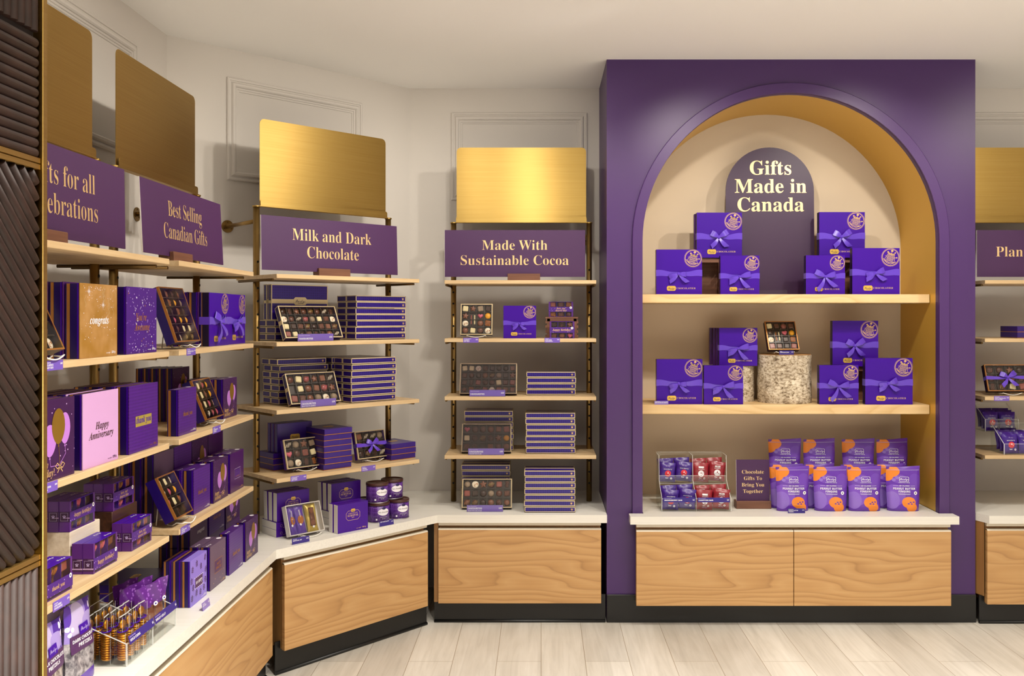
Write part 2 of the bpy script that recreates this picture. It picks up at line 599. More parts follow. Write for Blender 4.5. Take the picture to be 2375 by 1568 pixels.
def put(o, F, x, d, z, label, cat, group=None, rz=0.0, tilt=0.0, roll=0.0):
    o.matrix_basis = (F @ Matrix.Translation((x, -d, z)) @ Matrix.Rotation(math.radians(rz), 4, 'Z')
                      @ Matrix.Rotation(math.radians(-tilt), 4, 'X') @ Matrix.Rotation(math.radians(roll), 4, 'Y'))
    return tag(o, label, cat, group)
Z1, Z2, Z3, Z4, ZC = 1.592, 1.317, 1.043, 0.767, 0.508
# ------------------------------------------------------------------ the room
CEIL = 2.616
def struct(mb, name, uv=False):
    return tag(mb.out(name, None, uv), None, None, None, 'structure')
b = MB(); b.box(-1.75, 4.35, -2.0, 4.9, -0.05, 0.0, 'floor_plank'); struct(b, 'floor')
b = MB(); b.box(-1.75, 4.35, -2.0, 4.9, CEIL, CEIL + 0.05, 'ceiling_paint'); struct(b, 'ceiling')
b = MB(); b.slab([(-1.59, -2.0), (-1.59, 3.835), (-1.65, 3.86), (-1.65, -2.0)], 0, CEIL, 'wall_paint'); struct(b, 'wall_left')
b = MB(); b.slab([(-1.59, 3.835), (-0.69, 4.735), (-0.715, 4.795), (-1.65, 3.86)], 0, CEIL, 'wall_paint'); struct(b, 'wall_corner')
b = MB(); b.slab([(-0.69, 4.735), (4.2, 4.735), (4.2, 4.795), (-0.715, 4.795)], 0, CEIL, 'wall_paint'); struct(b, 'wall_back')
b = MB(); b.box(4.2, 4.26, -2.0, 4.735, 0, CEIL, 'wall_paint'); struct(b, 'wall_right')

# picture-frame mouldings on the walls
PROF = [(0, 0), (0, .007), (.004, .010), (.009, .010), (.010, .006), (.014, .006), (.019, .013), (.026, .014), (.030, .010), (.031, .006), (.037, .006), (.038, .003), (.044, .003), (.045, 0)]
PROF = [(o * 1.3, h * 1.15) for o, h in PROF]
def moulding(F, x0, x1, z0, z1, yw, n):
    b = MB()
    b.X = F
    rings = [[(x0 + o, yw - h, z0 + o), (x1 - o, yw - h, z0 + o), (x1 - o, yw - h, z1 - o), (x0 + o, yw - h, z1 - o)] for o, h in PROF]
    for r0, r1 in zip(rings, rings[1:]):
        for k in range(4):
            b.add([r0[k], r0[(k + 1) % 4], r1[(k + 1) % 4], r1[k]], [(0, 1, 2, 3)], 'wall_paint')
    struct(b, 'trim_%d' % n)
moulding(frame(-1.59, 3.187, 90), -.355, .355, 2.03, 2.488, 0, 1)
moulding(frame(-1.59, 2.33, 90), -.355, .355, 2.03, 2.488, 0, 2)
moulding(frame(-1.14, 4.285, 45), -.369, .339, 2.03, 2.488, 0, 3)
moulding(FC, -.372, .340, 2.03, 2.488, 0, 4)
moulding(FD, -.372, .340, 2.03, 2.488, 0, 5)

# ------------------------------------------------------------------ purple portal with its arched niche
AX, AR, SPR = 1.159, 0.6875, 1.770      # arch centre x, radius, spring height
def arch(r, n=48, a0=0.0, a1=PI):
    return [(AX - r * math.cos(a0 + (a1 - a0) * i / n), SPR + r * math.sin(a0 + (a1 - a0) * i / n)) for i in range(n + 1)]
port = empty('arched_display_portal')
port.location = (1.162, 4.2, 0)
tag(port, 'tall purple wall portal with a gold-lined arched display niche', 'display niche')
XL, XR = 0.305, 2.019
def pout(b, name, uv=False):
    o = b.out(name, port, uv)
    o.matrix_parent_inverse = Matrix.Translation((-1.162, -4.2, 0))
    return o
b = MB()
T0, T1 = 4.2, 4.228
b.box(XL, AX - AR, T0, T1, 0, SPR, 'portal_purple')
b.box(AX + AR, XR, T0, T1, 0, SPR, 'portal_purple')
b.box(AX - AR, AX + AR, T0, T1, 0, 0.47, 'portal_purple')
b.prism([(XL, SPR)] + arch(AR) + [(XR, SPR), (XR, CEIL), (XL, CEIL)], T0, T1, 'portal_purple')
b.box(XL, XL + 0.02, T1, 4.735, 0, CEIL, 'portal_purple')
b.box(XR - 0.02, XR, T1, 4.735, 0, CEIL, 'portal_purple')
pout(b, 'surround')
b = MB()
RO = AR + 0.049
prof = [(RO, T0), (RO, T0 - .010), (RO - .003, T0 - .013), (AR + .001, T0 - .013), (AR + .001, T0 + 0.006)]
path = lambda r: [(AX - r, 0.508)] + arch(r) + [(AX + r, 0.508)]
for (r0, y0), (r1, y1) in zip(prof, prof[1:]):
    p0, p1 = path(r0), path(r1)
    n = len(p0)
    b.add([(x, y0, z) for x, z in p0] + [(x, y1, z) for x, z in p1], [(i, i + 1, n + i + 1, n + i) for i in range(n - 1)], 'portal_trim')
pout(b, 'arch_trim')
b = MB()
p0 = path(AR)
n = len(p0)
b.add([(x, T1, z) for x, z in p0] + [(x, 4.64, z) for x, z in p0], [(i, i + 1, n + i + 1, n + i) for i in range(n - 1)], 'niche_gold', True)
pout(b, 'gold_reveal')
b = MB()
b.prism([(AX - AR - .01, .47)] + arch(AR + .01) + [(AX + AR + .01, .47)], 4.64, 4.65, 'niche_back')
pout(b, 'back_panel')
b = MB()
b.box(XL, XR, 4.190, 4.1995, 0, 0.13, 'toe_black', 0.002)
pout(b, 'baseboard')
for z, th, w in ((1.5265, .041, 'upper'), (1.0015, .044, 'lower')):
    b = MB()
    b.box(AX - AR + .002, AX + AR - .002, 4.288, 4.635, z - th, z, 'oak_niche', 0.0015)
    o = b.out('niche_shelf')
    tag(o, 'thick pale oak %s shelf inside the gold arched niche' % w, 'shelf', 'oak shelves in the arched niche')

# ------------------------------------------------------------------ worktops
b = MB()
b.slab([(-1.035, 0.9), (-1.035, 3.53), (-.478, 4.152), (.303, 4.150), (.303, 4.733), (-.69, 4.733), (-1.588, 3.835), (-1.588, 0.9)], .472, ZC, 'white_laminate')
tag(b.out('worktop'), 'white worktop running round the angled corner under the wall racks', 'worktop')
b = MB()
b.slab([(.407, 4.118), (1.907, 4.118), (1.907, 4.186), (AX + AR - .003, 4.186), (AX + AR - .003, 4.638), (AX - AR + .003, 4.638), (AX - AR + .003, 4.186), (.407, 4.186)], .472, ZC, 'white_laminate')
tag(b.out('worktop'), 'white worktop ledge sticking out of the purple arched niche', 'worktop')
b = MB()
b.slab([(2.022, 4.30), (2.022, 4.21), (2.052, 4.135), (3.6, 4.135), (3.6, 4.733), (2.022, 4.733)], .472, ZC, 'white_laminate')
tag(b.out('worktop'), 'white worktop with a clipped corner right of the purple portal', 'worktop')

# ------------------------------------------------------------------ base cabinets (local x along the face, y into the wall)
def cabinet(F, x0, x1, label, fronts=1, side_l=False, depth=.40, toe=True):
    r = empty('base_cabinet')
    r.matrix_basis = F
    tag(r, label, 'cabinet', 'elm base cabinets under the worktops')
    b = MB(); b.box(x0 + .004, x1 - .004, .028, depth, .10, .4715, 'elm_end'); b.out('carcass', r)
    b = MB()
    b.box(x0 + .002, x1 - .002, .006, .027, .456, .4715, 'cream_rail', .001)
    b.out('top_rail', r)
    w = (x1 - x0) / fronts
    for k in range(fronts):
        a, c = x0 + k * w + .0015, x0 + (k + 1) * w - .0015
        d = MB(); d.box(a, c, 0, .020, .098, .437, 'elm', .0008)
        dr = d.out('drawer_front', r)
        d = MB()
        d.add([(a, .0, .4372), (c, .0, .4372), (c, .005, .443), (a, .005, .443), (c, .020, .443), (a, .020, .443)], [(0, 1, 2, 3), (3, 2, 4, 5)], 'cream_rail')
        d.out('finger_pull', dr)
    if toe:
        b = MB()
        b.box(x0 - .02, x1 + .02, .034, .040, 0, .13, 'toe_black')
        b.tube([(x0 - .02, .034, .006), (x1 + .02, .034, .006)], .008, 'toe_black', 8)
        b.out('toe_kick', r)
    return r
ca = cabinet(frame(-1.047, 2.2, 90), -1.1, 1.325, 'long elm base cabinet running toward the viewer under the left racks', 2)
b = MB(); b.box(1.325, 1.348, .020, .032, .10, .4715, 'elm_end'); b.out('corner_filler', ca)
cabinet(frame(-.765, 3.848, 48.3), -.375, .375, 'elm base cabinet set at an angle under the milk and dark rack')
ca = cabinet(frame(-.0975, 4.164, 0), -.378, .376, 'elm base cabinet under the sustainable cocoa rack, left of the portal')
b = MB(); b.box(-.398, -.378, .016, .030, .10, .4715, 'elm_end'); b.out('corner_filler', ca)
cabinet(frame(1.155, 4.128, 0), -.721, .721, 'wide elm base cabinet with two drawers under the arched niche', 2, depth=.057, toe=False)
cabinet(frame(2.80, 4.148, 0), -.752, .752, 'elm base cabinet right of the purple portal, cut off by the frame')
b = MB(); b.slab([(2.024, 4.215), (2.042, 4.162), (2.046, 4.17), (2.046, 4.5), (2.024, 4.5)], .132, .4715, 'elm_end')
tag(b.out('cabinet_end_panel'), 'narrow angled elm end panel beside the purple portal', 'panel')
# ------------------------------------------------------------------ brass wall racks
def rounded(x0, x1, z0, z1, r, top=True, n=6):
    p = [(x0, z0), (x1, z0)]
    for cx, a0 in ((x1 - r, 0), (x0 + r, PI / 2)):
        p += [(cx + r * math.cos(a0 + PI / 2 * i / n), z1 - r + r * math.sin(a0 + PI / 2 * i / n)) for i in range(n + 1)]
    return p
def rack(F, label, wall=0.0, fx=(0, 0)):
    r = empty('wall_rack')
    r.matrix_basis = F @ Matrix.Translation((0, -.27, ZC))
    tag(r, label, 'shelving rack', 'brass and oak wall racks')
    def o(b, n, parent=None, uv=False):
        x = b.out(n, parent or r, uv)
        return x
    S = Matrix.Translation((0, .27, -ZC))
    for k, sx in enumerate((-.335, .335)):
        b = MB(); b.X = S
        b.tube([(sx, -.27, ZC + .001), (sx, -.27, 1.880)], .0135, 'bronze', 16)
        for i in range(25):
            z = .60 + i * .0553
            if z > 1.66:
                break
            if min(abs(z - q + .009) for q in (Z1, Z2, Z3, Z4)) < .016:
                continue
            b.tube([(sx, -.2832, z), (sx, -.2838, z)], .0050, 'hole_black', 10)
        p = o(b, 'post')
        b = MB(); b.X = S
        b.tube([(sx, -.27, 1.8805), (sx, -.27, 1.886)], .0165, 'brass', 16)
        o(b, 'post_cap', p, True)
        b = MB(); b.X = S
        w = sx + fx[k]
        b.tube([(sx, -.27, 1.822), (w, wall - .002, 1.822)], .009, 'bronze', 12)
        b.tube([(w, wall - .004, 1.822), (w, wall - .001, 1.822)], .028, 'bronze', 20)
        for q in range(3):
            a = PI / 2 + q * 2 * PI / 3
            b.tube([(w + .019 * math.cos(a), wall - .006, 1.822 + .019 * math.sin(a)), (w + .019 * math.cos(a), wall - .004, 1.822 + .019 * math.sin(a))], .003, 'bronze_dark', 8)
        o(b, 'wall_standoff', p)
    for z in (Z1, Z2, Z3, Z4):
        b = MB(); b.X = S
        b.box(-.3575, .3575, -.482, -.135, z - .017, z, 'oak', .0012)
        s = o(b, 'shelf')
        for sx in (-.335, .335):
            b = MB(); b.X = S
            b.tube([(sx + (.018 if sx > 0 else -.018), -.445, z - .0222), (sx + (.018 if sx > 0 else -.018), -.15, z - .0222)], .0050, 'bronze_dark', 10)
            o(b, 'bracket_rod', s)
    b = MB(); b.X = S
    b.prism(rounded(-.32, .32, 1.887, 2.256, .022), -.2705, -.2685, 'brass')
    o(b, 'header_panel', None, True)
    b = MB(); b.X = S
    b.box(-.345, .345, -.284, -.258, 1.8835, 1.887, 'brass', .0008)
    b.prism(rounded(-.322, .322, 1.887, 1.914, .010), -.2815, -.280, 'brass')
    o(b, 'header_rail', None, True)
    return r
rack(FA1, 'brass and oak wall rack nearest the fluted partition, celebrations sign on top')
rack(FA2, 'brass and oak wall rack holding the best selling gifts sign', 0, (.03, .09))
rack(FB, 'brass and oak wall rack across the corner, milk and dark sign on top', .036, (.02, .0))
rack(FC, 'brass and oak wall rack beside the portal, sustainable cocoa sign on top')
rack(FD, 'brass and oak wall rack right of the portal, cut off by the frame')

# ------------------------------------------------------------------ fluted partition at the left edge of the view
r = empty('fluted_partition')
r.matrix_basis = frame(-.723, 1.305, 90)          # local x runs away from the viewer, y into the partition
tag(r, 'dark fluted wood partition with brass edging at the left edge', 'partition')
b = MB(); b.box(-.5, -.012, .004, .10, 0, CEIL - .001, 'flute_back'); b.out('core', r)
b = MB()
b.box(-.012, 0, -.010, .10, 0, CEIL - .001, 'brass', .001)
b.out('brass_edge', r, True)
ZA, ZB, ZT = 1.074, 1.640, 1.822
for z in (ZA, ZB):
    b = MB()
    b.box(-.5, -.013, -.007, .004, z - .0015, z + .0055, 'brass')
    b.box(-.5, -.013, -.007, .004, z - .0105, z - .0035, 'brass')
    b.out('brass_strip', r, True)
def flutes(segs, rr, name):
    b = MB()
    for p, q in segs:
        b.tube([p, q], rr, 'flute', 18)
    b.out(name, r)
flutes([((-.5, .002, ZB + .013 + i * .0143), (-.014, .002, ZB + .013 + i * .0143)) for i in range(12)], .0074, 'horizontal_flutes')
flutes([((-.02 - i * .0165, .002, ZT + .004), (-.02 - i * .0165, .002, CEIL - .002)) for i in range(29)], .0083, 'upper_flutes')
flutes([((-.02 - i * .0165, .002, 0.0), (-.02 - i * .0165, .002, ZA - .011)) for i in range(29)], .0083, 'lower_flutes')
sg = []
x0, x1, z0, z1 = -.5, -.014, ZA + .010, ZB - .014
k = z0 + x0
while k < z1 + x1:
    xa, xb = max(x0, k - z1), min(x1, k - z0)
    if xb - xa > .004:
        sg.append(((xa, .002, k - xa), (xb, .002, k - xb)))
    k += .0225
flutes(sg, .0079, 'diagonal_flutes')
# ------------------------------------------------------------------ product builders: origin at the middle of the bottom front edge, y into the thing
def loop_(b, e, L, Wd, m='satin', y0=-.002):
    p = Vector((-e.z, 0, e.x))
    cs, hs = [], []
    n = 9
    for i in range(n + 1):
        t = i / n
        cs.append(e * L * t + Vector((0, y0 - .004 - .30 * Wd * math.sin(PI * min(t * 1.1, 1)), 0)))
        hs.append(p * Wd * .5 * (.22 + .78 * math.sin(min(t * 1.35, 1) * PI / 2)))
    for i in range(n, -1, -1):
        t = i / n
        cs.append(e * L * t * .97 + Vector((0, y0, 0)) - p * Wd * .12 * math.sin(PI * t))
        hs.append(p * Wd * .5 * (.22 + .70 * math.sin(min(t * 1.35, 1) * PI / 2)))
    b.strip(cs, hs, m)
def tail_(b, e, L, Wd, m='satin', y0=-.0025, curl=.0):
    p = Vector((-e.z, 0, e.x))
    cs, hs = [], []
    n = 8
    for i in range(n + 1):
        t = i / n
        cs.append(e * L * t + p * curl * L * math.sin(PI * t) + Vector((0, y0 - .010 * math.sin(PI * t * .8) * (L / .06), 0)))
        hs.append(p * Wd * .5 * (.25 + .75 * min(t * 1.6, 1)) + (e * Wd * .28 if i == n else Vector((0, 0, 0))))
    b.strip(cs, hs, m)
def ang(a):
    a = math.radians(a)
    return Vector((math.cos(a), 0, math.sin(a)))
BOWS = {   # loop angles, loop lengths, tail angles, tail lengths (share of the box width), width share
    'flat': ((202, -4), (.22, .17), (222, -42), (.26, .27), .085),
    'wide': ((150, 32), (.20, .24), (232, -50), (.27, .28), .10),
    'droop': ((206, 14), (.27, .30), (210, -52), (.30, .36), .11),
    'split': ((152, 14), (.28, .28), (240, -44), (.40, .38), .11),
    'small': ((196, 22), (.20, .20), (214, -36), (.24, .25), .095)}
def bow(parent, w, kind, x, z, y=-.0015):
    (la, ra), (ll, rl), (ta, tb), (tl, tr), k = BOWS[kind]
    for a, L in ((la, ll), (ra, rl)):
        b = MB(); loop_(b, ang(a), L * w, k * w * 1.25); o = b.out('bow_loop', parent); o.location = (x, y, z)
    for a, L, c in ((ta, tl, .06), (tb, tr, -.06)):
        b = MB(); tail_(b, ang(a), L * w, k * w * .95, curl=c); o = b.out('bow_tail', parent); o.location = (x, y - .001, z)
    b = MB(); b.box(-.032 * w, .032 * w, -.012, -.001, -.036 * w, .036 * w, 'satin', .004); o = b.out('knot', parent); o.location = (x, y, z)

def emblem(b, cx, cz, R, y, m='print_gold'):
    """round gold print: a lattice bell shape hung with scrolls and bobbles inside a double ring"""
    P = lambda u, v: (cx + u * R, cz + v * R)
    circ = lambda r, n=36: [P(r * math.cos(2 * PI * i / n), r * math.sin(2 * PI * i / n)) for i in range(n)]
    b.stroke(circ(.96), .055 * R, y, m, True)
    b.stroke(circ(1.06), .025 * R, y, m, True)
    S = lambda pts, w=.04: b.stroke([P(*p) for p in pts], w * R, y, m)
    rot = lambda u, v, a=-.30: (u * math.cos(a) - v * math.sin(a), u * math.sin(a) + v * math.cos(a))
    SR = lambda pts, w=.04: S([rot(*p) for p in pts], w)
    SR([(-.36, .45), (-.45, .1), (-.62, -.42)]); SR([(.36, .50), (.42, .1), (.60, -.36)])
    SR([(-.78, -.36), (-.6, -.52), (0, -.64), (.6, -.50), (.76, -.34)], .06)
    SR([(-.62, -.52), (-.2, -.76), (.25, -.76), (.62, -.5)], .05)
    for k in range(9):
        t = -.44 + k * .11
        SR([(-.44 + .10 * k, -.50), (-.40 + .105 * k * .9 + .16, .34)], .022) if k < 8 else None
        SR([(.44 - .10 * k, -.50), (.40 - .105 * k * .9 - .16, .34)], .022) if k < 8 else None
        u, v = rot(-.30 + .075 * k, .40 + .05 * math.sin(k * 1.9))
        b.ell(*P(u, v), .07 * R, .06 * R, y, m, 8)
    for sx in (-1, 1):
        SR([(sx * (.50 + .13 * math.cos(q * .55)), -.05 + .16 * math.sin(q * .55) - .03 * q) for q in range(12)], .025)
    for u, v, r in ((.12, .76, .15), (-.34, .58, .11), (.50, .56, .09), (.74, .02, .09)):
        u, v = rot(u, v, -.12)
        b.ell(*P(u, v), r * R, r * .85 * R, y, m, 10)
        S([(u, v), (u * .6, v * .45)], .04)
    SR([(-.26, .5), (-.1, .3), (.12, .32), (.28, .52)], .05)
def plaque(parent, w, h, x, z, y=-.0008, mt='plaque_gold', ink='gift_purple_deep'):
    c = min(w, h) * .22
    p = [(-w / 2 + c, -h / 2), (w / 2 - c, -h / 2), (w / 2, -h / 2 + c), (w / 2, h / 2 - c), (w / 2 - c, h / 2), (-w / 2 + c, h / 2), (-w / 2, h / 2 - c), (-w / 2, -h / 2 + c)]
    b = MB(); b.prism(p, -.0004, .0002, mt); o = b.out('logo_plate', parent); o.location = (x, y, z)
    b = MB()
    b.text('Purdys', 'script', h * .62, 0, -h * .17, -.0006, ink, xs=.98 * (w * .78) / max(.01, glyphs('Purdys', 'script')[2] * h * .62))
    b.stroke([(-.2 * w, -h * .30), (.2 * w, -h * .24)], h * .05, -.0006, ink)
    b.out('lettering', o)
    return o

def ribbon_box(w, h, t, kind, copper=True):
    r = empty('gift_box')
    b = MB(); b.box(-w / 2, w / 2, .0016, t * .72, 0, h, 'violet_black', .0008); b.box(-w / 2, w / 2, 0, .0016, 0, h, 'gift_purple', .0004); b.out('lid', r)
    b = MB(); b.box(-w / 2 + .001, w / 2 - .001, t * .72, t * .80, .001, h - .001, 'copper_edge')
    b.box(-w / 2, w / 2, t * .80, t, 0, h, 'gift_purple_deep', .001); b.out('base_tray', r)
    b = MB()
    zc, hh = h * .475, h * .072
    for sx in (-1, 1):
        n = 8
        cs = [(sx * w / 2 * (1 - i / n), -.0016 - .004 * (i / n) ** 3, zc + h * .008 * math.sin(i) - (.02 * h * i / n)) for i in range(n + 1)]
        hs = [(0, -.0012 * (k := i / n), hh * (1 - .62 * (i / n) ** 1.5)) for i in range(n + 1)]
        b.strip(cs, hs, 'satin')
        b.box(sx * (w / 2 + .0006) - .0003, sx * (w / 2 + .0006) + .0003, -.0016, t + .001, zc - hh, zc + hh, 'satin')
    rb = b.out('ribbon', r)
    bow(rb, w, kind, -.02 * w, zc - .02 * h)
    b = MB(); emblem(b, w / 2 - .195 * w, h - .195 * w, .18 * w, -.0006); b.out('emblem', r)
    plaque(r, .195 * w, .105 * w, -.17 * w, .135 * h)
    b = MB(); b.text('CHOCOLATIER', 'serif', .052 * w, -.055 * w, .118 * h, -.0006, 'print_gold', 'L', 1.0, gap=.12); b.out('lettering', r)
    return r

def crest(b, cx, cz, s, y, m='cream_edge'):
    for a in (-40, 0, 40):
        e = ang(90 - a)
        b.stroke([(cx, cz - s * .3), (cx + e.x * s, cz - s * .3 + e.z * s)], s * .3, y, m)
    b.ell(cx, cz + s * .55, s * .22, s * .22, y, m, 8)
    b.flat([(cx - s * .5, cz - s * .55), (cx + s * .5, cz - s * .55), (cx + s * .4, cz - s * .05), (cx - s * .4, cz - s * .05)], y, m)
def framed_box(w, dp, t):
    """flat lidded box, violet foil with cream edging; lies with its long side to the front"""
    r = empty('chocolate_box')
    b = MB()
    g = .0030
    b.box(-w / 2, w / 2, 0, dp, g, t, 'blue_violet_foil', .0008)
    b.box(-w / 2 + .002, w / 2 - .002, .002, dp - .002, 0, g, 'violet_black')
    e, q = .0030, .0004
    for y0, y1, xa, xb in ((-q, .0002, -w / 2 - q, w / 2 + q), (dp - .0002, dp + q, -w / 2 - q, w / 2 + q)):
        for z0, z1 in ((g, g + e), (t - e, t + q)):
            b.box(xa, xb, y0, y1, z0, z1, 'cream_edge')
        for x0 in (-w / 2 - q, w / 2 + q - e):
            b.box(x0, x0 + e, y0, y1, g, t, 'cream_edge')
    for sx in (-1, 1):
        xa, xb = sorted((sx * (w / 2 - .0002), sx * (w / 2 + q)))
        for z0, z1 in ((g, g + e), (t - e, t + q)):
            b.box(xa, xb, 0, dp, z0, z1, 'cream_edge')
        for y0 in (-q, dp - e, dp * .47):
            b.box(xa, xb, y0, y0 + (e if y0 != dp * .47 else .012), g, t, 'cream_edge')
    for y0, y1, xa, xb in ((0, e, -w / 2, w / 2), (dp - e, dp, -w / 2, w / 2), (0, dp, -w / 2, -w / 2 + e), (0, dp, w / 2 - e, w / 2), (dp * .47, dp * .47 + .018, -w / 2, w / 2)):
        b.box(xa, xb, y0, y1, t - .0002, t + q, 'cream_edge')
    b.out('box_body', r)
    b = MB(); crest(b, w / 2 - .016, t * .54, t * .26, -.0007, 'print_gold'); b.out('crest', r)
    return r
def framed_upright(w, dp, t):
    r = framed_box(w, dp, t)
    o = plaque(r, .062, .034, 0, 0, 0, 'cream_edge')
    o.matrix_basis = Matrix.Translation((0, dp * .47 + .010, t + .0008)) @ Matrix.Rotation(-PI / 2, 4, 'X')
    return r

def copper_box(w, dp, t):
    r = empty('chocolate_box')
    b = MB(); b.box(-w / 2, w / 2, 0, dp, .0025, t, 'classic_purple', .0008)
    b.box(.05 * w, .05 * w + .002, -.0003, .0001, .003, t, 'tag_deep'); b.out('lid', r)
    b = MB(); b.box(-w / 2 + .0004, w / 2 - .0004, .0004, dp - .0004, 0, .0025, 'copper_edge'); b.out('base_tray', r)
    o = plaque(r, .046, .024, 0, 0)
    o.matrix_basis = Matrix.Translation((0, dp * .5, t + .0008)) @ Matrix.Rotation(-PI / 2, 4, 'X')
    return r

CH = {}
def choc_mesh(kind, c1, c2=None):
    key = (kind, c1, c2)
    if key in CH:
        return CH[key]
    b = MB()
    c1 = 'choc_' + c1
    if kind in ('dome', 'disc'):
        pr = {'dome': [(1, 0), (1.02, .25), (.9, .62), (.6, .92), (.25, 1.03), (0, 1.05)], 'disc': [(1.05, 0), (1.08, .2), (1.0, .36), (.8, .45), (0, .48)]}[kind]
        b.lathe([(r_, h) for r_, h in pr], c1, 16, 'y')
        top = 1.06 if kind == 'dome' else .49
    elif kind == 'square':
        b.box(-.88, .88, -.95, 0, -.88, .88, c1, .22)
        top = .96
    elif kind == 'bar':
        b.box(-.55, .55, -.6, 0, -.95, .95, c1, .18)
        top = .61
    elif kind == 'stick':
        b.box(-.28, .28, -.4, 0, -2.2, 2.2, c1, .14)
        top = .41
    else:
        if kind == 'heart':
            pts = [(.062 * 16 * math.sin(t) ** 3, .062 * (13 * math.cos(t) - 5 * math.cos(2 * t) - 2 * math.cos(3 * t) - math.cos(4 * t))) for t in [2 * PI * i / 28 for i in range(28)]]
        else:
            pts = [((.86 + .24 * math.cos(5 * t)) * math.sin(t), (.86 + .24 * math.cos(5 * t)) * math.cos(t)) for t in [2 * PI * i / 40 for i in range(40)]]
        n = len(pts)
        rings = [(1, 0), (1, -.45), (.88, -.7), (.55, -.86)]
        vs = [(x * s, y, z * s) for s, y in rings for x, z in pts]
        fs = [(k * n + i, k * n + (i + 1) % n, (k + 1) * n + (i + 1) % n, (k + 1) * n + i) for k in range(3) for i in range(n)]
        b.add(vs, fs + [list(range(3 * n, 4 * n))], c1, True)
        top = .87
    if c2:
        c2 = 'choc_' + c2
        if kind == 'disc':
            rr = random.Random(5)
            for _ in range(5):
                a, q = rr.uniform(0, 2 * PI), rr.uniform(.1, .6)
                b.stroke([(q * math.cos(a), q * math.sin(a)), (q * math.cos(a) + .3, q * math.sin(a) + rr.uniform(-.3, .3))], .2, -top - .01, c2)
        else:
            for k in (-.6, -.2, .2, .6):
                f = (lambda t: math.sqrt(max(0, 1.0 - min(1, (k * k + t * t) * .8)))) if kind == 'dome' else (lambda t: 1.0)
                b.tube([(k + t * .55, -top * (f(t) if kind == 'dome' else 1.0), t) for t in (-.62, -.3, 0, .3, .62)], .085, c2, 5)
    o = b.out('chocolate')
    me = o.data
    bpy.data.objects.remove(o)
    CH[key] = me
    return me
COMMON = [('dome', 'milk', None), ('square', 'dark', None), ('square', 'milk', None), ('dome', 'dark', None), ('square', 'rose', None), ('dome', 'milk_light', None),
          ('square', 'milk', 'milk_light'), ('dome', 'milk', 'dark'), ('square', 'milk_light', None), ('star', 'milk_light', None), ('dome', 'speckle', None), ('bar', 'milk', 'dark')]
ACCENT = [('disc', 'cream_choc', 'caramel'), ('square', 'white_choc', None), ('dome', 'dark', 'cream_choc'), ('heart', 'pink', None), ('dome', 'yellow', None),
          ('dome', 'milk', 'olive'), ('dome', 'rose', 'pink'), ('square', 'caramel', 'milk'), ('dome', 'milk', 'caramel')]
def add_choc(parent, spec, x, y, z, s, rot=0):
    o = bpy.data.objects.new('chocolate', choc_mesh(*spec))
    COL.objects.link(o)
    o.parent = parent
    o.location = (x, y, z)
    o.scale = (s, s * .75, s)
    o.rotation_euler = (0, rot, 0)
    return o
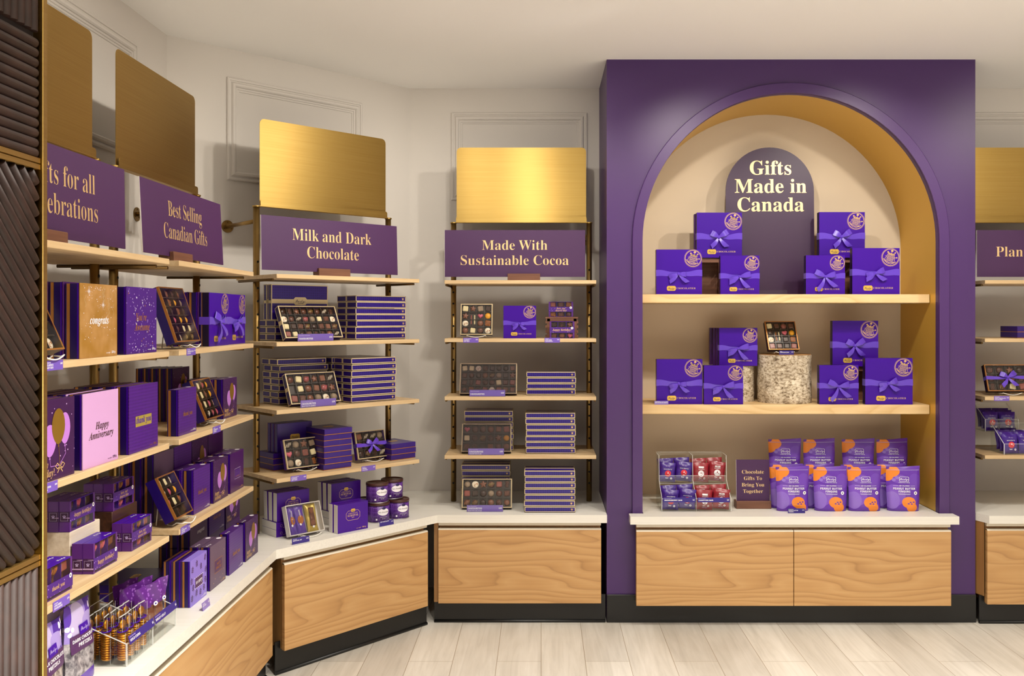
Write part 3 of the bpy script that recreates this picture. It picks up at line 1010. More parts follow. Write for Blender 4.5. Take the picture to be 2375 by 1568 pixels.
def window_box(w, h, t, nc, nr, seed, side='gift_purple_blue', rim='cream_edge', accents=.25, fixed=None, band=True, film_='clear_film', bow_kind=None):
    """open-faced tray of chocolates under a clear lid, standing on its long edge"""
    r = empty('chocolate_assortment')
    k = .004
    b = MB()
    b.box(-w / 2, w / 2, t - .003, t, 0, h, side)
    for x0, x1, z0, z1 in ((-w / 2, -w / 2 + k, 0, h), (w / 2 - k, w / 2, 0, h), (-w / 2 + k, w / 2 - k, 0, k), (-w / 2 + k, w / 2 - k, h - k, h)):
        b.box(x0, x1, .0012, t - .003, z0, z1, side)
        b.box(x0, x1, 0, .0012, z0, z1, rim)
    if rim == 'cream_edge' and band:
        for sx in (-1, 1):
            xa, xb = sorted((sx * w / 2, sx * (w / 2 + .0004)))
            b.box(xa, xb, 0, t, h * .44, h * .56, rim)
            b.box(xa, xb, t - .003, t, 0, h, rim)
            b.box(xa, xb, 0, .003, 0, h, rim)
            for z0 in (0, h - .003):
                b.box(xa, xb, 0, t, z0, z0 + .003, rim)
    else:
        for sx in (-1, 1):
            xa, xb = sorted((sx * w / 2, sx * (w / 2 + .0004)))
            b.box(xa, xb, .001, .008, 0, h, rim)
    b.out('tray', r)
    b = MB()
    b.box(-w / 2 + k, w / 2 - k, t * .55, t * .55 + .002, k, h - k, 'tray_dark')
    cw, chh = (w - 2 * k) / nc, (h - 2 * k) / nr
    for i in range(1, nc):
        x = -w / 2 + k + i * cw
        b.box(x - .0011, x + .0011, t * .18, t * .55, k, h - k, 'tray_dark')
        b.box(x - .0005, x + .0005, t * .17, t * .18, k, h - k, 'tray_ridge')
    for j in range(1, nr):
        z = k + j * chh
        b.box(-w / 2 + k, w / 2 - k, t * .20, t * .55, z - .0011, z + .0011, 'tray_dark')
        b.box(-w / 2 + k, w / 2 - k, t * .19, t * .20, z - .0005, z + .0005, 'tray_ridge')
    b.out('tray_insert', r)
    rr = random.Random(seed)
    s = min(cw, chh) * .40
    for j in range(nr):
        for i in range(nc):
            sp = rr.choice(ACCENT) if rr.random() < accents else rr.choice(COMMON)
            if fixed and (i, j) in fixed:
                sp = fixed[(i, j)]
            if sp is None:
                continue
            if sp[0] == 'stick':
                for q, cq in ((-.22, sp[1]), (.22, 'white_choc')):
                    add_choc(r, ('stick', cq, None), -w / 2 + k + (i + .5 + q) * cw, t * .54, h - k - j * chh, s * .72)
                continue
            add_choc(r, sp, -w / 2 + k + (i + .5) * cw, t * .54, h - k - (j + .5) * chh, s * rr.uniform(.92, 1.04), rr.uniform(-.2, .2))
    b = MB()
    b.box(-w / 2 + .0005, w / 2 - .0005, -.0012, -.0002, .0005, h - .0005, film_)
    b.out('clear_lid', r)
    if bow_kind:
        b = MB()
        zc, hh = h * .50, .0085
        for sx in (-1, 1):
            n = 6
            b.strip([(sx * w / 2 * (1 - i / n), -.002 - .004 * (i / n) ** 3, zc + .012 * (i / n) * sx * .3) for i in range(n + 1)], [(0, 0, hh * (1 - .5 * (i / n) ** 2)) for i in range(n + 1)], 'satin')
            b.box(sx * (w / 2 + .0006) - .0003, sx * (w / 2 + .0006) + .0003, -.002, t, zc - hh, zc + hh, 'satin')
        rb = b.out('ribbon', r)
        bow(rb, w, bow_kind, 0, zc)
    return r

def easel(w=.09, tilt=20, back=.058):
    """white wire easel; origin under the front lip"""
    r = empty('display_easel')
    b = MB()
    n = 10
    b.tube([(-w / 2, .012, .012), (-w / 2, -.006, .010)] + [(-w / 2 + w * i / n, -.014 - .004 * math.sin(PI * i / n), .014 - .009 * math.sin(PI * i / n)) for i in range(n + 1)] + [(w / 2, -.006, .010), (w / 2, .012, .012)], .0018, 'white_wire', 6)
    b.out('front_lip', r)
    ta = math.tan(math.radians(tilt))
    for sx in (-1, 1):
        b = MB()
        b.tube([(sx * w / 2, .012, .012), (sx * w * .48, .026, .003), (sx * w * .42, .030 + .012, .004), (sx * w * .30, .046 + .08 * ta, .08)], .0018, 'white_wire', 6)
        b.tube([(sx * w * .30, .046 + .08 * ta, .08), (sx * w * .42, back + .02, .002)], .0018, 'white_wire', 6)
        b.out('leg', r)
    return r

def price_tag(lines, price, w=.072, h=.023, mt='tag_purple'):
    r = empty('price_tag')
    b = MB(); b.box(-w / 2, w / 2, 0, .0015, 0, h, mt, .0003); b.out('card', r)
    b = MB()
    sz = h * .26
    for i, t in enumerate(lines):
        b.text(t, 'sans', sz * (.62 if i == 0 and len(lines) > 1 else 1.0), -w * .45, h * (.74 - .27 * i), -.0004, 'white_print', 'L', .95)
    b.text(price, 'sans', sz, w * .45, h * .55, -.0004, 'white_print', 'R')
    b.out('lettering', r)
    return r
def price_holder(lines, price, w=.168, h=.031):
    r = empty('price_holder')
    b = MB(); b.box(-w / 2, w / 2, 0, .0012, .001, h, 'tag_purple'); b.out('card', r)
    b = MB(); b.box(-w / 2 - .001, w / 2 + .001, -.0022, -.0006, 0, h + .001, 'acrylic')
    b.box(-w / 2 - .001, w / 2 + .001, .0014, .002, 0, h + .001, 'acrylic')
    b.box(-w / 2 - .001, w / 2 + .001, .002, .050, 0, .0016, 'acrylic')
    b.out('acrylic_stand', r)
    b = MB()
    b.text(lines[0], 'sans', .0055, -w * .47, h * .74, -.0003, 'lilac_print', 'L')
    b.text(lines[1], 'sans', .0100, -w * .47, h * (.40 if len(lines) > 2 else .26), -.0003, 'white_print', 'L', 1.08)
    if len(lines) > 2:
        b.text(lines[2], 'reg', .0072, -w * .47, h * .12, -.0003, 'white_print', 'L')
    b.text(price, 'sans', .0092, w * .47, h * .45, -.0003, 'white_print', 'R')
    b.out('lettering', r)
    return r

def wood_sign(lines, w, h, size, lead, font='serif', bw=.155, xo=0.0, block='walnut', bh=.033, lift=.012, zt=None, mt='sign_purple', bx=0.0, bd=.035, thick=.004, xs=1.0):
    r = empty('shelf_sign')
    b = MB(); b.box(-w / 2, w / 2, 0, thick, lift, lift + h, mt)
    b.box(-w / 2 - .0008, -w / 2, .0002, thick, lift, lift + h, 'white_card')
    p = b.out('sign_board', r)
    b = MB()
    zt = zt if zt is not None else lift + h * .62
    for i, t in enumerate(lines):
        b.text(t, font, size, xo, zt - i * lead, -.0006, 'sign_gold', xs=xs)
    b.out('lettering', p)
    b = MB()
    b.box(bx - bw / 2, bx + bw / 2, -.014, -.0008, 0, bh, block, .001)
    b.box(bx - bw / 2, bx + bw / 2, thick + .0004, bd, 0, bh, block, .001)
    b.box(bx - bw / 2, bx + bw / 2, -.0008, thick + .0004, 0, lift - .0005, block)
    b.out('wood_block', r)
    return r

def balloons(r, w, h, sc=1.0, cx=.06, cz=.60):
    for dx, dz, rx, rz, m, y in ((-.155, -.10, .15, .20, 'balloon_pink', -.0005), (.20, .02, .13, .20, 'balloon_pink', -.0005), (.045, .06, .155, .225, 'balloon_gold', -.0008)):
        x, z = (cx + dx * sc) * w, (cz + dz * sc) * h
        b = MB()
        n = 24
        pts = []
        for k in range(n):
            a = 2 * PI * k / n
            q = 1.0 if math.sin(a) > 0 else 1.0 - .16 * abs(math.sin(a)) ** 1.5
            pts.append((x + rx * sc * w * math.cos(a) * q, z + rz * sc * h * math.sin(a)))
        pts = [(min(p[0], w / 2 - .001), p[1]) for p in pts]
        b.flat(pts, y, m)
        b.flat([(x - .02 * w, z - rz * sc * h - .03 * h), (x + .02 * w, z - rz * sc * h - .03 * h), (x, z - rz * sc * h + .01 * h)], y, m)
        b.stroke([(x, z - rz * sc * h - .02 * h), (x + .02 * w, z - rz * sc * h - .12 * h), (cx * w + .07 * w, .17 * h), (cx * w + .09 * w, .10 * h)], .008 * w, y, m)
        b.out('balloon', r)
    b = MB()
    x, z = cx * w + .08 * w, .15 * h
    for sx in (-1, 1):
        b.stroke([(x, z), (x + sx * .06 * w, z + .05 * h), (x + sx * .11 * w, z + .02 * h), (x + sx * .06 * w, z - .02 * h), (x, z)], .014 * w, -.0008, 'print_gold')
        b.stroke([(x, z), (x + sx * .06 * w, z - .07 * h)], .014 * w, -.0008, 'print_gold')
    b.out('printed_bow', r)

def card_box(w, h, t, style, flange=False):
    """purple lidded box on edge with a copper tray band at the back and a printed sleeve on the front"""
    r = empty('gift_box')
    face = {'congrats': 'gold_card', 'awesome': 'violet_dots', 'balloons': 'plum_dots', 'balloons_s': 'plum_dots_fine', 'anniv': 'pink_card', 'thanks': 'thank_pattern', 'thanks_s': 'thank_pattern',
            'plain': 'plum_gloss', 'label': 'plum_gloss', 'sorry': 'lavender_card', 'amazing': 'grey_card', 'dark': 'grey_card'}[style]
    b = MB(); b.box(-w / 2, w / 2, .004, t * .70, 0, h, 'gift_purple_deep', .001)
    b.box(-w / 2 - .0003, w / 2 + .0003, .004, .0075, 0, h + .0003, 'gift_purple'); b.out('lid', r)
    b = MB(); b.box(-w / 2 + .0006, w / 2 - .0006, t * .70, t * .92, .0006, h - .0006, 'copper_edge')
    b.box(-w / 2, w / 2, t * .92, t, 0, h, 'gift_purple_deep'); b.out('base_tray', r)
    b = MB(); b.box(-w / 2 - .0002, w / 2 + .0002, 0, .003, 0, h + .0012, face, .0004)
    if flange:
        b.box(-w / 2 - .0002, w / 2 + .0002, .003, t * .97, h + .0004, h + .0012, face)
    sl = b.out('card_sleeve', r)
    b = MB()
    if style == 'congrats':
        b.text('congrats', 'ital', .030, 0, h * .46, -.0005, 'white_print', xs=.95)
    elif style == 'awesome':
        b.text("You're", 'ital', .030, -.005, h * .50, -.0005, 'copper_edge', xs=.9)
        b.text('Awesome', 'ital', .030, 0, h * .35, -.0005, 'copper_edge', xs=.85)
    elif style.startswith('balloons'):
        s_ = .135 * h
        b.text('happy', 'ital', s_, -.43 * w, h * .17, -.0009, 'print_gold', 'L', .9)
        b.text('birthday!', 'ital', s_, -.43 * w, h * .06, -.0009, 'print_gold', 'L', .9)
    elif style == 'anniv':
        b.text('Happy', 'ital', .026, .005, h * .50, -.0005, 'walnut_dark')
        b.text('Anniversary', 'ital', .026, 0, h * .375, -.0005, 'walnut_dark')
    elif style == 'thanks':
        b.flat([(-.29 * w, .38 * h), (.26 * w, .38 * h), (.26 * w, .54 * h), (-.29 * w, .54 * h)], -.0004, 'wrap_gold')
        b.text('thank you', 'ital', .026, -.015 * w, h * .43, -.0008, 'gift_purple', xs=.9)
    elif style == 'thanks_s':
        b.stroke([(-.32 * w, .36 * h), (.30 * w, .36 * h), (.30 * w, .53 * h), (-.32 * w, .53 * h)], .0012, -.0004, 'plum_gloss', True)
        b.text('thank you', 'ital', .022, 0, h * .41, -.0008, 'copper_edge', xs=.85)
    elif style == 'label':
        b.stroke([(-.20 * w, .32 * h), (.24 * w, .32 * h), (.24 * w, .58 * h), (-.20 * w, .58 * h)], .0012, -.0004, 'lilac_print', True)
        b.flat([(-.17 * w, .35 * h), (.21 * w, .35 * h), (.21 * w, .55 * h), (-.17 * w, .55 * h)], -.0005, 'thank_pattern')
        b.stroke([(-.12 * w, .38 * h), (.16 * w, .38 * h)], .0015, -.0008, 'copper_edge')
    elif style == 'sorry':
        rr = random.Random(3)
        for x, z in ((-.40, .70), (-.34, .30), (-.42, .08), (-.12, .78), (.14, .66), (.36, .80), (.40, .52), (.34, .14), (.08, .10), (-.16, .14), (.44, .30), (-.44, .46)):
            a = rr.uniform(70, 110)
            e, q = ang(a), ang(a - 90)
            x, z = x * w, z * h
            L = .15 * h
            b.stroke([(x, z), (x + e.x * L, z + e.z * L)], .0010, -.0004, 'card_plum')
            for t in (.3, .55, .8, 1.0):
                for sd in ((-1, 1) if t < 1 else (0,)):
                    b.ell(x + e.x * L * t + q.x * sd * .0048, z + e.z * L * t + q.z * sd * .0048, .0030, .0023, -.0004, 'card_plum', 8)
        b.flat([(-.22 * w, .34 * h), (.22 * w, .34 * h), (.22 * w, .56 * h), (-.22 * w, .56 * h)], -.0006, 'card_plum')
        for k in range(12):
            b.ell(-.24 * w + .48 * w * (k % 6) / 5, (.335 if k < 6 else .565) * h, .025 * w, .012 * h, -.0005, 'white_print', 8)
        b.text('so sorry', 'ital', .020, 0, h * .42, -.0009, 'white_print', xs=.85)
    elif style == 'amazing':
        b.stroke([(-.24 * w, .32 * h), (.26 * w, .32 * h), (.26 * w, .62 * h), (-.24 * w, .62 * h)], .0016, -.0004, 'copper_edge', True)
        b.flat([(-.21 * w, .35 * h), (.23 * w, .35 * h), (.23 * w, .59 * h), (-.21 * w, .59 * h)], -.0005, 'plum_gloss')
        b.text("you're", 'ital', .017, .01 * w, h * .49, -.0009, 'copper_edge', xs=.85)
        b.text('amazing', 'ital', .017, .01 * w, h * .40, -.0009, 'copper_edge', xs=.85)
        for x, z in ((.38, .75), (.3, .18), (-.3, .12), (-.2, .2), (.12, .15), (.36, .3)):
            b.ell(x * w, z * h, .012 * w, .012 * w, -.0004, 'print_gold', 8)
    elif style == 'dark':
        b.text('congrats', 'ital', .020, .1 * w, h * .30, -.0008, 'white_print')
    else:
        b.text('net weight', 'reg', .006, .42 * w, h * .05, -.0005, 'copper_edge', 'R')
    if style not in ('plain', 'dark', 'balloons', 'balloons_s'):
        ink = {'anniv': 'sign_purple', 'thanks': 'copper_edge', 'amazing': 'print_gold', 'label': 'print_gold'}.get(style, 'white_print')
        b.text('net weight', 'reg', .005, .30 * w, h * .045, -.0006, ink, 'R')
        b.text('220 g', 'sans', .008, .44 * w, h * .045, -.0006, ink, 'R')
    b.out('lettering', sl)
    if style == 'congrats':
        b = MB()
        rr = random.Random(8)
        for k in range(80):
            x, z = rr.uniform(-.47, .47) * w, (.97 - .75 * rr.random() ** 1.5) * h
            q = rr.choice([.0007, .0009, .0013])
            b.ell(x, z, q, q, -.0004, 'white_print', 6)
        for x, z, q in ((-.28, .9, .011), (.10, .72, .012)):
            for a in range(0, 180, 30):
                e = ang(a) * q * (1 if a % 90 == 0 else .6)
                b.stroke([(x * w - e.x, z * h - e.z), (x * w + e.x, z * h + e.z)], .0006, -.0004, 'white_print')
        for k in range(10):
            x, z = rr.uniform(-.45, .45) * w, rr.uniform(.55, .85) * h
            b.stroke([(x + .004 * math.sin(i * 1.3), z + .005 * i) for i in range(7)], .0007, -.0004, 'cream_edge')
        b.out('confetti_print', sl)
    if style == 'awesome':
        b = MB()
        rr = random.Random(4)
        for k in range(75):
            x, z = rr.uniform(-.46, .46) * w, rr.choice([rr.uniform(.62, .97), rr.uniform(.03, .97), rr.uniform(.02, .16)]) * h
            q = rr.choice([.0018, .0026, .0034])
            b.flat([(x + (q if i % 2 == 0 else q * .42) * math.sin(i * PI / 5), z + (q if i % 2 == 0 else q * .42) * math.cos(i * PI / 5)) for i in range(10)], -.0005, rr.choice(['lilac_print', 'white_print', 'lilac_print', 'copper_edge']))
        b.out('star_print', sl)
    if style.startswith('balloons'):
        balloons(sl, w, h)
    if flange:
        b = MB()
        b.X = Matrix.Translation((0, 0, h + .0016)) @ Matrix.Rotation(-PI / 2, 4, 'X')
        b.ell(.36 * w, t * .5, .011, .0085, 0, 'paper_seal', 16)
        o = b.out('paper_seal', sl)
        b = MB()
        b.X = Matrix.Translation((0, 0, h + .0016)) @ Matrix.Rotation(-PI / 2, 4, 'X')
        b.text('Purdys', 'script', .012, -.34 * w, t * .35, 0, 'white_print')
        b.out('logo', sl)
    return r

def mini_box(style, seed, w=.128, h=.077, t=.026, lowband=False):
    """little purple carton with a window of chocolates and a printed band"""
    r = empty('mini_chocolate_box')
    b = MB()
    b.box(-w / 2, w / 2, t - .0015, t, 0, h, 'carton_plum')
    b.box(-w / 2, -w / 2 + .0015, 0, t - .0015, 0, h, 'carton_plum')
    b.box(w / 2 - .0015, w / 2, 0, t - .0015, 0, h, 'carton_plum')
    b.box(-w / 2 + .0015, w / 2 - .0015, 0, t - .0015, 0, .0015, 'carton_plum')
    b.box(-w / 2 + .0015, w / 2 - .0015, 0, t - .0015, h - .0015, h, 'gift_purple')
    for sx in (-1, 1):
        b.box(sx * (w / 2 - .004) - .004, sx * (w / 2 - .004) + .004, -.0004, .0008, 0, h, 'carton_plum')
    for sx in (-.17, .17):
        b.box(sx * w - .0012, sx * w + .0012, .004, t - .002, .0015, h - .0015, 'gift_purple')
    b.box(-w / 2 + .0015, w / 2 - .0015, t - .005, t - .003, .0015, h - .0015, 'tray_brown')
    b.out('carton', r)
    rr = random.Random(seed)
    z0, z1 = (.10, .50) if lowband else (.33, .66)
    for j, zz_ in enumerate(((.78,) if lowband else (.82, .17))):
        for i in (-1, 0, 1):
            add_choc(r, rr.choice(COMMON + ACCENT[3:5] + ACCENT[6:]), i * w * .33, t - .009, zz_ * h, .0145, rr.uniform(-.3, .3))
    b = MB(); b.box(-w / 2 + .004, w / 2 - .004, -.0006, -.0001, .002, h - .002, 'clear_film'); b.out('window', r)
    b = MB(); b.box(-w / 2 - .0006, w / 2 + .0006, -.0016, -.0008, z0 * h, z1 * h, 'violet_dots')
    for sx in (-1, 1):
        xa, xb = sorted((sx * w / 2, sx * (w / 2 + .0006)))
        b.box(xa, xb, -.0008, t, z0 * h, z1 * h, 'plum_dots')
    bd = b.out('printed_band', r)
    b = MB()
    zc = (z0 + z1) / 2 * h
    if style == 'here, you deserve this':
        b.text('here, you', 'ital', .0125, 0, zc + .001, -.0020, 'print_gold', xs=.9)
        b.text('deserve this', 'ital', .0125, 0, zc - .0095, -.0020, 'print_gold', xs=.9)
    else:
        b.text(style, 'ital', .0150, 0, zc - .004, -.0020, 'print_gold', xs=.92)
    b.out('lettering', bd)
    b = MB(); b.ell(w / 2 - .011, z1 * h - .004, .0058, .0058, -.0024, 'white_print', 14); b.ell(w / 2 - .011, z1 * h - .004, .0024, .0024, -.0026, 'sign_purple', 6); b.out('paper_seal', bd)
    b = MB()
    b.X = Matrix.Translation((-w / 2 - .0009, t / 2, zc)) @ Matrix.Rotation(-PI / 2, 4, 'Z')
    b.stroke([(-.009, -.010), (.009, -.010), (.009, .010), (-.009, .010)], .0008, 0, 'lilac_print', True)
    crest(b, 0, 0, .0065, 0, 'lilac_print'); b.out('crest', bd)
    b = MB()
    b.X = Matrix.Translation((0, 0, h + .0004)) @ Matrix.Rotation(-PI / 2, 4, 'X')
    b.text('Purdys', 'script', .011, .28 * w, t * .35, 0, 'white_print'); b.out('logo', r)
    return r

def survival_box(w=.151, h=.120, t=.030):
    r = empty('survival_kit_box')
    b = MB()
    b.box(-w / 2, w / 2, .0008, t, 0, h - .0008, 'white_card', .0008); b.out('carton', r)
    b = MB()
    b.box(-w / 2 + .0004, w / 2 - .0004, 0, .0008, 0, h, 'survival_purple')
    b.box(-w / 2 + .0004, w / 2 - .0004, 0, t, h - .0008, h, 'survival_purple')
    fr = b.out('purple_lid', r)
    b = MB()
    c = .010
    x0, x1, z0, z1 = -.034, .034, h * .40, h * .40 + .040
    b.stroke([(x0 + c, z0), (x1 - c, z0), (x1, z0 + c), (x1, z1 - c), (x1 - c, z1), (x0 + c, z1), (x0, z1 - c), (x0, z0 + c)], .0013, -.0004, 'print_gold', True)
    b.text('CHOCOLATE', 'serif', .0075, 0, z0 + .026, -.0004, 'print_gold')
    b.text('SURVIVAL', 'bold', .0110, 0, z0 + .0155, -.0004, 'print_gold')
    b.text('KIT', 'serif', .0070, 0, z0 + .0085, -.0004, 'print_gold')
    b.text('net weight', 'reg', .0055, .040, .008, -.0004, 'print_gold', 'R')
    b.text('184 g', 'sans', .0075, .064, .008, -.0004, 'print_gold', 'R')
    b.out('lettering', fr)
    plaque(fr, .020, .013, 0, z1 + .001, -.0006)
    return r
def survival_flat(w=.151, dp=.120, t=.030):
    r = empty('survival_kit_box')
    b = MB(); b.box(-w / 2, w / 2, .0006, dp, 0, t - .0006, 'white_card', .0008); b.out('carton', r)
    b = MB(); b.box(-w / 2 + .0004, w / 2 - .0004, 0, .0006, 0, t, 'survival_purple'); b.box(-w / 2 + .0004, w / 2 - .0004, 0, dp, t - .0006, t, 'survival_purple')
    p = b.out('purple_lid', r)
    b = MB()
    b.stroke([(-.052 + .005 * math.cos(k * .6), t * .5 + .005 * math.sin(k * .6)) for k in range(11)], .0008, -.0003, 'print_gold')
    b.stroke([(-.045, t * .22), (-.028, t * .25)], .001, -.0003, 'print_gold')
    b.out('printed_seal', p)
    return r

def pillow(b, w, h, th, m, seed=0, crimp=.10, nu=12, nv=14):
    rr = random.Random(seed)
    ph = [rr.uniform(0, 6) for _ in range(4)]
    def prof(u, v):
        x = (u - .5) * w * (1 - .06 * math.sin(PI * v))
        z = v * h
        e = max(0.0, min(1.0, (min(v, 1 - v) / crimp - .55) / 1.6)) ** .5 * math.sqrt(max(0, 1 - (2 * u - 1) ** 4))
        k = .004 * math.sin(9 * u + ph[0] + 6 * v) * (1 - e * .4) + .003 * math.sin(17 * v + ph[1]) * e
        return x, z, e, k
    def front(u, v):
        x, z, e, k = prof(u, v)
        return (x, -th / 2 * e + k * .55, z)
    def back(u, v):
        x, z, e, k = prof(u, v)
        return (x, th / 2 * e + k * .55 + .0006, z)
    b.grid(front, nu, nv, m)
    b.grid(back, nu, nv, m)
    return lambda x, y, z: (x, front(max(0.02, min(.98, x / w + .5)), max(.02, min(.98, z / h)))[1] - .0016 + y, z)

def snack_bar(red, seed):
    w, h = .078, .092
    r = empty('snack_bar')
    b = MB(); f = pillow(b, w, h, .020, 'bar_red' if red else 'bar_purple', seed); b.out('wrapper', r)
    b = MB()
    n = 22
    disc = lambda cx, cz, R, m_, y: b.add([f(cx, y, cz)] + [f(cx + R * math.cos(2 * PI * k / n), y, cz + R * math.sin(2 * PI * k / n)) for k in range(n)], [(0, 1 + k, 1 + (k + 1) % n) for k in range(n)], m_)
    disc(0, .040, .0150, 'white_print' if red else 'red_print', 0)
    tri = lambda p, m_, y: b.add([f(x, y, z) for x, z in p], [list(range(len(p)))], m_)
    ink = 'bar_red' if red else 'white_print'
    tri([(-.003, .040), (.003, .040), (0, .050)], ink, -.0004)
    tri([(-.005, .028), (.005, .028), (0, .033)], ink, -.0004)
    tri([(.005, .036), (.009, .036), (.007, .041)], ink, -.0004)
    b.out('round_badge', r)
    b = MB()
    b.text('campfire' if red else 'smoreberry', 'reg', .0085, 0, .0585, -.0002, 'white_print', fn=f)
    b.text('bar', 'sans', .0080, -.004, .0165, -.0002, 'white_print', fn=f)
    b.text('Purdys', 'script', .008, 0, .0725 if not red else .0085, -.0002, 'lilac_print', fn=f)
    if red:
        b.add([f(x, -.0002, z) for x, z in ((-.013, .066), (.013, .066), (.013, .074), (-.013, .074))], [(0, 1, 2, 3)], 'white_print')
        b.text('NEW BAR', 'script', .0045, 0, .0685, -.0006, 'black', fn=f)
    b.out('lettering', r)
    b = MB(); disc(.016, .0175, .0048, 'white_print', -.0001); disc(.016, .0175, .002, 'bar_red' if red else 'bar_purple', -.0004); b.out('paper_seal', r)
    return r

def pouch_shape(b, w, h, th, m, seed, wt=1.06):
    rr = random.Random(seed)
    ph = [rr.uniform(0, 6) for _ in range(4)]
    def prof(u, v):
        ww = w * (1 + (wt - 1) * v) * (1 - .015 * math.sin(2 * PI * v + ph[0]))
        x = (u - .5) * ww
        z = v * h + .004 * (v ** 6) * math.sin(3 * u + ph[1])
        e = (1 - v) ** .55 * (1 - .25 * math.exp(-v * 30)) * math.sqrt(max(0, 1 - abs(2 * u - 1) ** 3))
        k = .0035 * math.sin(7 * u + ph[2] + 4 * v) * min(1, v * 3) + .0022 * math.sin(14 * v + 5 * u + ph[3])
        if v > .93:
            k *= .5
        return x, z, e, k
    front = lambda u, v: (lambda p: (p[0], -th / 2 * p[2] + p[3] * .6, p[1]))(prof(u, v))
    back = lambda u, v: (lambda p: (p[0], th / 2 * p[2] + p[3] * .6 + .0008, p[1]))(prof(u, v))
    b.grid(front, 16, 24, m)
    b.grid(back, 16, 24, m)
    b.add([front(i / 16, 0) for i in range(17)] + [back(i / 16, 0) for i in range(17)], [(i, i + 1, 18 + i, 17 + i) for i in range(16)], m)
    return lambda x, y, z: (x, front(max(0.01, min(.99, x / (w * (1 + (wt - 1) * z / h)) + .5)), max(0, min(1, z / h)))[1] - .0016 + y, z)

def fingers_pouch(seed):
    w, h = .148, .208
    r = empty('snack_pouch')
    b = MB(); f = pouch_shape(b, w, h, .058, 'pouch_film', seed); b.out('pouch', r)
    b = MB()
    for z in (.190, .1925):
        b.add([f(x * .075, -.0006, z + q) for q in (0, .0008) for x in [-.98 + 1.96 * i / 12 for i in range(13)]], [(i, i + 1, 14 + i, 13 + i) for i in range(12)], 'lilac_print')
    b.out('zip_seal', r)
    b = MB()
    ln_ = lambda x0, x1, z, t: b.add([f(x0 + (x1 - x0) * i / 6, -.0003, z + q) for q in (0, t) for i in range(7)], [(i, i + 1, 8 + i, 7 + i) for i in range(6)], 'white_print')
    rr_ = [(-.020, .142), (-.017, .139), (.017, .139), (.020, .142), (.020, .157), (.017, .160), (-.017, .160), (-.020, .157)]
    n = len(rr_)
    o2 = [(x * 1.07, (z - .1495) * 1.12 + .1495) for x, z in rr_]
    b.add([f(x, -.0003, z) for x, z in rr_] + [f(x, -.0003, z) for x, z in o2], [(i, (i + 1) % n, n + (i + 1) % n, n + i) for i in range(n)], 'white_print')
    b.text('Purdys', 'script', .0150, 0, .1455, -.0003, 'white_print', xs=.85, fn=f)
    b.text('CHOCOLATIER', 'serif', .0062, 0, .1315, -.0003, 'white_print', fn=f, gap=.15)
    b.text('100 CALORIES', 'sans', .0070, 0, .1165, -.0003, 'white_print', fn=f)
    ln_(-.050, -.027, .1186, .0008)
    ln_(.027, .050, .1186, .0008)
    b.text('PEANUT BUTTER', 'sans', .0128, 0, .1015, -.0003, 'white_print', fn=f, xs=.98)
    b.text('FINGERS', 'sans', .0128, 0, .0885, -.0003, 'white_print', fn=f)
    ln_(-.028, .028, .0815, .0012)
    ln_(-.024, .024, .0785, .0008)
    b.out('lettering', r)
    b = MB()
    n = 18
    for R, m_, y in ((.0080, 'white_print', -.0003), (.0030, 'sign_purple', -.0007)):
        b.add([f(.051, y, .086)] + [f(.051 + R * math.cos(2 * PI * k / n), y, .086 + R * math.sin(2 * PI * k / n)) for k in range(n)], [(0, 1 + k, 1 + (k + 1) % n) for k in range(n)], m_)
    b.out('paper_seal', r)
    return r
def pretzel_bag(name, seed):
    w, h = .135, .205
    r = empty('pretzel_bag')
    b = MB(); f = pouch_shape(b, w, h, .055, 'pretzel_film' if name == 'DARK' else 'pretzel_film_milk', seed, .98); b.out('bag', r)
    b = MB()
    b.add([f(-.058 + .116 * i / 10, -.0004, z) for z in (.092, .110, .135) for i in range(11)], [(k * 11 + i, k * 11 + i + 1, k * 11 + 12 + i, k * 11 + 11 + i) for k in (0, 1) for i in range(10)], 'card_plum')
    b.add([f(-.022 + .044 * i / 6, -.0007, z) for z in (.130, .142, .154) for i in range(7)], [(k * 7 + i, k * 7 + i + 1, k * 7 + 8 + i, k * 7 + 7 + i) for k in (0, 1) for i in range(6)], 'gift_purple')
    lb = b.out('label_panel', r)
    b = MB()
    b.text('Purdys', 'script', .0135, 0, .139, -.0011, 'lilac_print', xs=.85, fn=f)
    b.text(name + ' CHOCOLATE', 'sans', .0115, 0, .117, -.0009, 'white_print', fn=f)
    b.text('PRETZELS', 'sans', .0125, 0, .103, -.0009, 'white_print', fn=f)
    b.out('lettering', lb)
    return r

